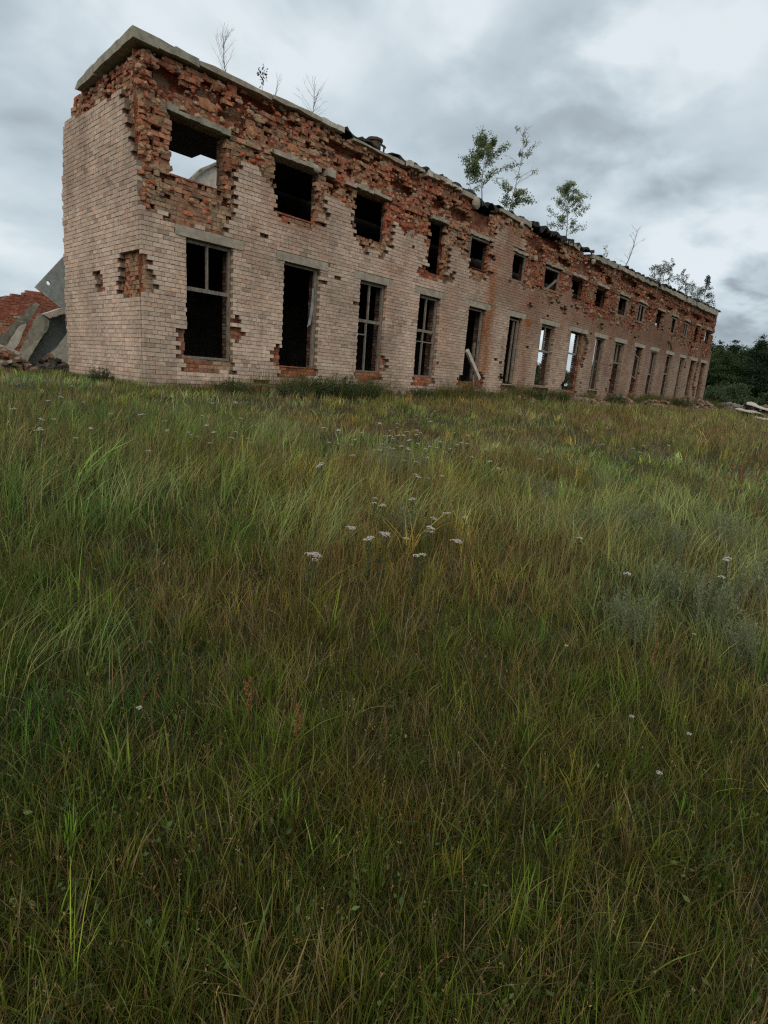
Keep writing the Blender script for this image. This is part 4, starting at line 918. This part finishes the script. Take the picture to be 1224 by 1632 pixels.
# 3 dry stalks with seed heads
x, y, r = place(80000, .9, 50, .98, 1.45); n = len(x); keep = rng.random(n) < .22 + .9 * smooth(fbm(x * .55 + 3, y * .55, 201), .42, .65); x, y, r = x[keep], y[keep], r[keep]; n = len(x)
q = rng.random(n); c = mixc(np.tile(STRAW, (n, 1)), RUSTY * 1.3, q) * rng.uniform(.4, 1.05, (n, 1)); h = rng.uniform(.18, .46, n) * (.45 + .6 * smooth(r, 1.5, 6)) * (1 - .55 * smooth(r, 6.5, 11) * (1 - smooth(x, 4, 16)))
P = blades(x, y, r, h, .0019 * np.maximum(1, r / 2.2) ** .9, rng.uniform(.05, .7, n), wind(n, x, y), c, 3, .9, 1.3); parts.append(P)
VV = P[0].reshape(n, 4, 2, 3).mean(2); sel = np.where((r < 14) & (rng.random(n) < .45))[0]; tip = np.repeat(VV[sel, 3], 9, 0); dn = np.repeat(VV[sel, 2] - VV[sel, 3], 9, 0); P0 = tip + dn * rng.uniform(0, .9, len(tip))[:, None] + rng.normal(size=tip.shape) * .0012
HV, HF, HC = leaf_cards(P0, .0085, (1, 1, 1), droop=-1.6, aspect=.3, seed=5); HC = np.repeat(np.repeat(c[sel] * 1.15, 9, 0), 4, 0) * HC; parts.append((HV, HF, np.clip(HC, 0, 1)))
# 4 pale long blades lying over in drifts
x, y, r, ti, m = tufts(60000, 18, 2.5, 40, .95, 1.4, .05); n = len(x); keep = rng.random(n) < smooth(fbm(x * .7, y * .7, 241), .5, .64); x, y, r, ti = x[keep], y[keep], r[keep], ti[keep]; n = len(x)
c = PALE * rng.uniform(.7, 1.5, (n, 1)) * rng.lognormal(0, .2, m)[ti][:, None] * np.array([1, 1, 1.1]); h = rng.uniform(.22, .44, n) * (1 - .55 * smooth(r, 6.5, 11) * (1 - smooth(x, 4, 16)))
parts.append(blades(x, y, r, h, .0036 * np.maximum(1, r / 2.6) ** .85 * rng.uniform(.6, 1.5, n), rng.uniform(.35, 1.0, n), rng.normal(.1, .5, n) + rng.normal(0, .5, m)[ti], c, 3, .8, 1.25))
# 5 broad-leaved herbs down in the sward
x, y, r, ti, m = tufts(16000, 12, .8, 12, 1.0, 1.2, .05); n = len(x); P0 = np.stack([x, y, gz(x, y) + rng.uniform(.01, .13, n) * (.6 + .4 * smooth(r, 2, 6))], 1)
HV, HF, HC = leaf_cards(P0, rng.uniform(.012, .026, n), (.075, .105, .03), droop=-.2, aspect=.55, seed=6, colj=.35); parts.append((HV, HF, HC * np.repeat(rng.lognormal(0, .35, m)[ti], 4)[:, None].clip(.3, 2)))
# 6 taller rough growth along the foot of the walls
n = 26000; x = rng.uniform(-.8, 48, n); y = -np.abs(rng.normal(0, .55, n)) - .06; r = np.hypot(x - CAM[0], y - CAM[1]); g6 = fbm(x * .9, y * .9, 261); c = np.where((rng.random(n) < .4)[:, None], DRY * .6, GREEN * .75) * rng.uniform(.5, 1.3, (n, 1))
parts.append(blades(x, y, r, rng.uniform(.15, .62, n) * (.25 + 1.3 * smooth(g6, .35, .7)) * (.3 + .7 * smooth(x, 1.0, 3.0)), .006 * np.maximum(1, r / 9), rng.uniform(.05, .7, n), rng.uniform(0, 6.28, n), c, 3))
n = 5000; y = rng.uniform(-.3, 5, n); x = -np.abs(rng.normal(0, .35, n)) - .05; r = np.hypot(x - CAM[0], y - CAM[1]); parts.append(blades(x, y, r, rng.uniform(.05, .16, n), .006 * np.ones(n), rng.uniform(.05, .7, n), rng.uniform(0, 6.28, n), GREEN * rng.uniform(.5, 1.2, (n, 1)), 3))
# 7 grass behind and beside, a step away from the view
a = rng.uniform(0, 2 * math.pi, 9000); r = rng.uniform(.8, 6, 9000); x = CAM[0] + r * np.cos(a); y = CAM[1] + r * np.sin(a); n = len(x)
parts.append(blades(x, y, r, rng.uniform(.06, .18, n), .005 * np.ones(n), rng.uniform(.1, .9, n), wind(n, x, y), zone(x, y, r), 2))
V, F, k = merge(parts); go = link('grass', np_mesh('grass', V, F, k, m_grass)); tag(go, 'uncut meadow grass, green and rust brown, rising to the ruin', 'grass', kind='stuff')

def on_ground(px_, py_, hh=.28):
    r = ray(px_, py_); r = r / np.linalg.norm(r); t_ = .8
    for _ in range(4000):
        p = CAM + r * t_
        if p[2] < float(gz(p[0], p[1])) + hh: break
        t_ += .02 + t_ * .002
    return p[0], p[1]
# yarrow
def yarrow(seed, h, heads, col=(.56, .53, .46)):
    R_ = random.Random(seed); root = empty('yarrow_flower', (0, 0, 0)); st = MB(); hd = MB(); g_ = (.06, .085, .035)
    st.tube([(0, 0, 0), (.01, .005, h * .5), (0, 0, h * .9)], [.003, .0025, .002], 5, g_)
    for i in range(26):
        a = R_.random() * 6.3; z = h * R_.uniform(.1, .8); L = R_.uniform(.03, .06)
        st.add([(0, 0, z), (L * .5 * math.cos(a) - .006 * math.sin(a), L * .5 * math.sin(a) + .006 * math.cos(a), z + L * .4), (L * math.cos(a), L * math.sin(a), z + L * .5), (L * .5 * math.cos(a) + .006 * math.sin(a), L * .5 * math.sin(a) - .006 * math.cos(a), z + L * .4)], [(0, 1, 2, 3)], g_)
    for q in range(heads):
        cx, cy = (0, 0) if q == 0 else (R_.uniform(-.035, .035), R_.uniform(-.035, .035)); rr = R_.uniform(.016, .028); zt = h + R_.uniform(-.012, .006)
        st.tube([(0, 0, h * .82), (cx, cy, zt - .01)], [.002, .0015], 4, g_)
        for k_ in range(34):
            a = R_.random() * 6.28; d = rr * math.sqrt(R_.random()); px_, py_ = cx + d * math.cos(a), cy + d * math.sin(a); s = R_.uniform(.0035, .006); kk = R_.uniform(.75, 1.08)
            st.tube([(cx, cy, zt - .012), (px_, py_, zt - .002)], [.001, .0008], 3, g_)
            hd.lump((px_, py_, zt + R_.uniform(-.002, .002) - .007 * (d / rr) ** 2), (s, s, s * .55), tuple(v_ * kk for v_ in col), 0, 1, .12)
    st.build('stem', m_flower, root); hd.build('flower_head', m_flower, root); return root
YV = [yarrow(1, .34, 2), yarrow(2, .38, 3), yarrow(3, .30, 1), yarrow(4, .36, 3, (.52, .42, .38))]
c5 = [(322, 227), (408, 230), (405, 247), (372, 262), (345, 287), (370, 290), (385, 300), (415, 287), (435, 285), (462, 272), (503, 262), (520, 270), (500, 280), (428, 340), (460, 350), (390, 348), (372, 350), (338, 332), (310, 358), (195, 383), (123, 260), (52, 252), (75, 318), (40, 425), (20, 438), (185, 330), (122, 325), (470, 310), (507, 323), (445, 412), (495, 417), (553, 205), (570, 220), (618, 315), (685, 272), (750, 288), (750, 325), (842, 355), (862, 413), (770, 392), (553, 397), (495, 475), (505, 490), (562, 492), (628, 483), (300, 590), (298, 620), (338, 625), (485, 597), (170, 735), (330, 765), (355, 772), (280, 780), (268, 797), (450, 785), (655, 670), (580, 690), (738, 685), (563, 733), (578, 765), (683, 802), (500, 865), (530, 865), (5, 890), (968, 257), (1008, 185), (770, 160), (590, 165), (900, 447), (1105, 405), (235, 272), (200, 305), (600, 345), (700, 330), (640, 365), (545, 350), (565, 338), (620, 410), (665, 350), (720, 320)]
c4 = [(235, 115), (295, 100), (205, 68), (350, 48), (407, 122), (72, 157), (197, 208), (265, 205), (197, 252), (187, 260), (370, 295), (540, 177), (810, 217), (820, 262), (920, 270), (935, 282), (965, 293), (1010, 235), (1045, 270), (985, 193), (1148, 270), (1040, 130), (1048, 92), (1150, 125), (725, 360), (1210, 300), (1220, 320), (445, 250), (695, 185), (1130, 300), (1175, 205), (1020, 320)]
c6 = [(235, 118), (338, 142), (438, 128), (420, 208), (568, 230), (597, 248), (617, 213), (738, 213), (1170, 225), (15, 62), (537, 842), (308, 660), (1097, 248), (808, 132), (1000, 848), (1030, 765)]
c8 = [(560, 432), (838, 525), (695, 705), (240, 92), (865, 28)]
FL = [(500 + a / 3.06, 600 + b_ / 3.06, 'drift') for a, b_ in c5] + [(a / 3.06, 600 + b_ / 3.06, 'left') for a, b_ in c4] + [(824 + a / 3.06, 640 + b_ / 3.06, 'right') for a, b_ in c6] + [(824 + a / 3.06, 1000 + b_ / 3.06, 'near') for a, b_ in c8] + [(222, 1127, 'near'), (497, 887, 'pink'), (491, 884, 'pink')]
LB = {'drift': 'white flat-topped yarrow in the drift of flowers in the middle of the meadow', 'left': 'white yarrow dotted in the grass below the end wall at left', 'right': 'white yarrow scattered in the brownish grass at right', 'near': 'single yarrow in the dark short grass of the foreground', 'pink': 'pinkish yarrow head standing alone left of the middle'}
firsty = set()
for i, (px_, py_, zn) in enumerate(FL):
    k = 3 if zn == 'pink' else random.choice([0, 1, 2, 2, 3] if zn == 'drift' else ([0, 1, 2] if zn != 'near' else [2])); hh = {0: .34, 1: .38, 2: .3, 3: .36}[k]; s = random.uniform(.9, 1.12) if zn != 'near' else .5
    x, y = on_ground(px_, py_, hh * s); dist = math.hypot(x - CAM[0], y - CAM[1]); s2 = s * (.88 if dist < 7 else 1.0); x, y = on_ground(px_, py_, hh * s2); loc = (x, y, float(gz(x, y)))
    gname = {'drift': 'yarrow in the middle drift', 'left': 'yarrow below the end wall', 'right': 'yarrow in the grass at right', 'near': 'yarrow in the foreground', 'pink': 'pink yarrow pair'}[zn]
    if k not in firsty: firsty.add(k); o = YV[k]; o.location = loc; o.scale = (s2,) * 3; o['category'] = 'flower'; o['label'] = LB[zn]; o['group'] = gname
    else:
        o = copy_tree(YV[k], loc, random.random() * 6, s2, LB[zn], gname); o['category'] = 'flower'
# grey wormwood plumes
def plume(seed, h, n, sp, col, wd=.005):
    r = np.random.default_rng(seed); P = []
    m_ = MB()
    for i in range(n):
        a = r.uniform(0, 6.28); l = r.uniform(.05, .5); hh = h * r.uniform(.6, 1.05); bx, by = r.normal(size=2) * sp * .25
        pts = [Vector((bx + math.cos(a) * sp * l * t_ ** 1.3 + .1 * h * t_ * t_, by + math.sin(a) * sp * l * t_ ** 1.3, hh * t_)) for t_ in (0, .35, .7, 1)]
        kc = tuple(float(v_) for v_ in np.array(col) * r.uniform(.7, 1.2))
        m_.tube(pts, [wd * .5, wd * .45, wd * .35, wd * .1], 3, kc)
        for q in range(22):
            t_ = r.uniform(.25, 1); i2 = min(2, int(t_ * 3)); p = pts[i2].lerp(pts[i2 + 1], t_ * 3 - i2); d = Vector((r.normal() * .5, r.normal() * .5, r.uniform(.3, 1.2))).normalized() * h * r.uniform(.04, .11)
            sd = d.cross(Vector((r.normal(), r.normal(), 0))).normalized() * wd * .6; m_.add([p, p + d * .5 + sd, p + d, p + d * .5 - sd], [(0, 1, 2, 3)], kc)
    return m_.mesh('plume', m_grass)
PM = [plume(1, .46, 60, .34, (.23, .25, .14)), plume(2, .44, 80, .42, (.20, .225, .12)), plume(3, .42, 60, .3, (.22, .24, .14))]
PL = [(600, 752, 'grey feathery wormwood tuft, left of the pair in the middle of the meadow', .9), (628, 765, 'grey feathery wormwood tuft, right of the pair in the middle of the meadow', .9), (672, 755, 'small grey tuft below the white flower drift', .7), (648, 858, 'bluish grey wormwood clump beside the white yarrows in mid meadow', .75),
      (1010, 850, 'silvery plant in the grass right of the middle', .8), (1070, 885, 'silvery clump in the right part of the meadow', .8), (1150, 870, 'silver grey clump near the right edge, upper one', .9), (1060, 960, 'broad grey green wormwood on the right', .8), (1120, 1000, 'large pale wormwood clump at right above the dark hollow', .9), (1190, 960, 'silvery wormwood close to the right edge', .9), (1000, 1010, 'dull grey wormwood left of the large pale clump at right', .7), (1180, 1050, 'pale wormwood sprays over the dark hollow at the right edge', .7), (960, 790, 'faint grey tuft in the brown grass right of centre', .7), (930, 850, 'grey tuft in the straw coloured patch right of centre', .7), (870, 800, 'thin grey tuft beside the straw coloured patch', .7)]
for i, (px_, py_, lb, s) in enumerate(PL):
    x, y = on_ground(px_, py_, .05); o = link('wormwood_plant', PM[i % 3]); o.location = (x, y, float(gz(x, y))); o.scale = (s,) * 3; o.rotation_euler = (0, 0, i * 1.3); tag(o, lb, 'plant', 'grey wormwood plants in the meadow')
# rusty dock stalks
def dock(seed):
    R_ = random.Random(seed); m_ = MB(); h = .5
    m_.tube([(0, 0, 0), (.01, 0, h * .6), (.03, .01, h)], [.003, .0025, .0015], 4, (.16, .06, .03))
    for b_ in range(7):
        z0 = h * (.5 + .07 * b_); a = R_.random() * 6.3; L = R_.uniform(.05, .11) * (1.2 - b_ * .1); p0 = Vector((.015, 0, z0)); p1 = p0 + Vector((math.cos(a) * L * .4, math.sin(a) * L * .4, L)); m_.tube([p0, p1], [.0015, .0008], 3, (.16, .07, .03))
        for q in range(14): p = p0.lerp(p1, R_.uniform(.15, 1)) + Vector((R_.gauss(0, .004), R_.gauss(0, .004), 0)); m_.lump(p, (.0035, .0035, .0045), R_.choice([(.28, .08, .04), (.22, .08, .04), (.34, .13, .06), (.3, .16, .07)]), 0, 1, .3)
    return m_.mesh('dock', m_flower)
DM = [dock(1), dock(2)]
for i, (px_, py_, lb) in enumerate([(1156, 800, 'rust red dock stalk, leftmost of the group at the right edge'), (1172, 806, 'rust red dock stalk, second from left near the right edge'), (1178, 795, 'tallest rust red dock stalk near the right edge'), (1200, 800, 'rust red dock stalk between the tall one and the frame edge'), (1215, 803, 'rust red dock stalk at the very right edge'), (1127, 808, 'lone rusty stalk left of the dock group'),
        (468, 1205, 'reddish dock stalk in the foreground below the centre'), (395, 1160, 'reddish stalk in the foreground grass left of centre'), (1040, 1085, 'small rusty stalk above the foreground yarrows')]):
    x, y = on_ground(px_, py_, .1); o = link('dock_stalk', DM[i % 2]); s = 1.25 if i < 6 else .6; o.location = (x, y, float(gz(x, y))); o.scale = (s,) * 3; o.rotation_euler = (0, 0, i); tag(o, lb, 'plant', 'rusty dock stalks')
# dark leafy weeds at the foot of the wall
def weed(seed, h, wd, n, col, ls=.055):
    R_ = random.Random(seed); root = empty('weed_clump'); st = MB(); P = []
    for i in range(n):
        a = R_.random() * 6.28; rr = wd * math.sqrt(R_.random()); x0, y0 = rr * math.cos(a) * .7, rr * math.sin(a) * .7; hh = h * R_.uniform(.5, 1.05) * (1 - .4 * (rr / wd) ** 2); p1 = Vector((rr * math.cos(a), rr * math.sin(a), hh))
        st.tube([(x0, y0, 0), p1], [.006, .002], 4, (.06, .07, .03))
        for q in range(46): t_ = R_.uniform(.1, 1); P.append([x0 + (p1.x - x0) * t_ + R_.gauss(0, .03), y0 + (p1.y - y0) * t_ + R_.gauss(0, .03), hh * t_ + R_.gauss(0, .02)])
    st.build('stems', m_leaf, root); V, F, k = leaf_cards(np.array(P), ls, col, droop=.3, seed=seed, aspect=.5); link('leaves', np_mesh('leaves', V, F, k, m_leaf), root); return root
WK = [weed(1, .75, .5, 60, (.06, .085, .03)), weed(2, .55, .6, 60, (.085, .10, .04)), weed(3, .95, .7, 90, (.065, .09, .032))]
WP = [(-.62, 1.0, 2, .42, 'small dark green weed bush against the foot of the end wall'), (1.9, -.7, 1, .7, 'brownish weed clump below the first ground floor window'), (3.3, -.9, 1, .8, 'weeds between the first and second ground floor windows'), (4.3, -.75, 0, .85, 'tall dark nettles below the left side of the second ground floor window'), (5.2, -.8, 2, .75, 'tallest dark weed clump below the right side of the second ground floor window'), (6.2, -.85, 0, .8, 'dark weed clump between the second and third ground floor windows'),
      (7.6, -.5, 1, .6, 'low weeds beside the half buried bricks under the third ground floor window'), (9.5, -.6, 1, .8, 'green brown weeds under the fourth ground floor window'), (11.2, -.6, 1, .7, 'weeds between the fourth and fifth ground floor windows'), (13.2, -.7, 0, .6, 'weeds below the diagonal plank'), (17.2, -.9, 2, .75, 'dark weed clump between the sixth and seventh ground floor windows'), (19.2, -.9, 0, .9, 'weeds under the seventh ground floor window'), (25.0, -1.2, 2, .8, 'weeds on the rubble below the ninth ground floor window'), (28.6, -1.3, 1, 1, 'weeds right of the grassy rubble mound'), (35.5, -1.6, 2, .9, 'weeds before the far third of the facade'), (43, -1.8, 1, 1.1, 'weeds near the far corner of the building')]
wf = set()
for (x, y, k, s, lb) in WP:
    s *= 1.1 if 1.5 < x < 7 else 1.15
    if 3 < x < 6.5: y -= .3
    loc = (x, y, float(gz(x, y)) - .02)
    if k not in wf: wf.add(k); o = WK[k]; o.location = loc; o.scale = (s,) * 3; o['label'] = lb; o['group'] = 'weed clumps along the wall foot'; o['category'] = 'weeds'
    else: o = copy_tree(WK[k], loc, x, s, lb, 'weed clumps along the wall foot'); o['category'] = 'weeds'
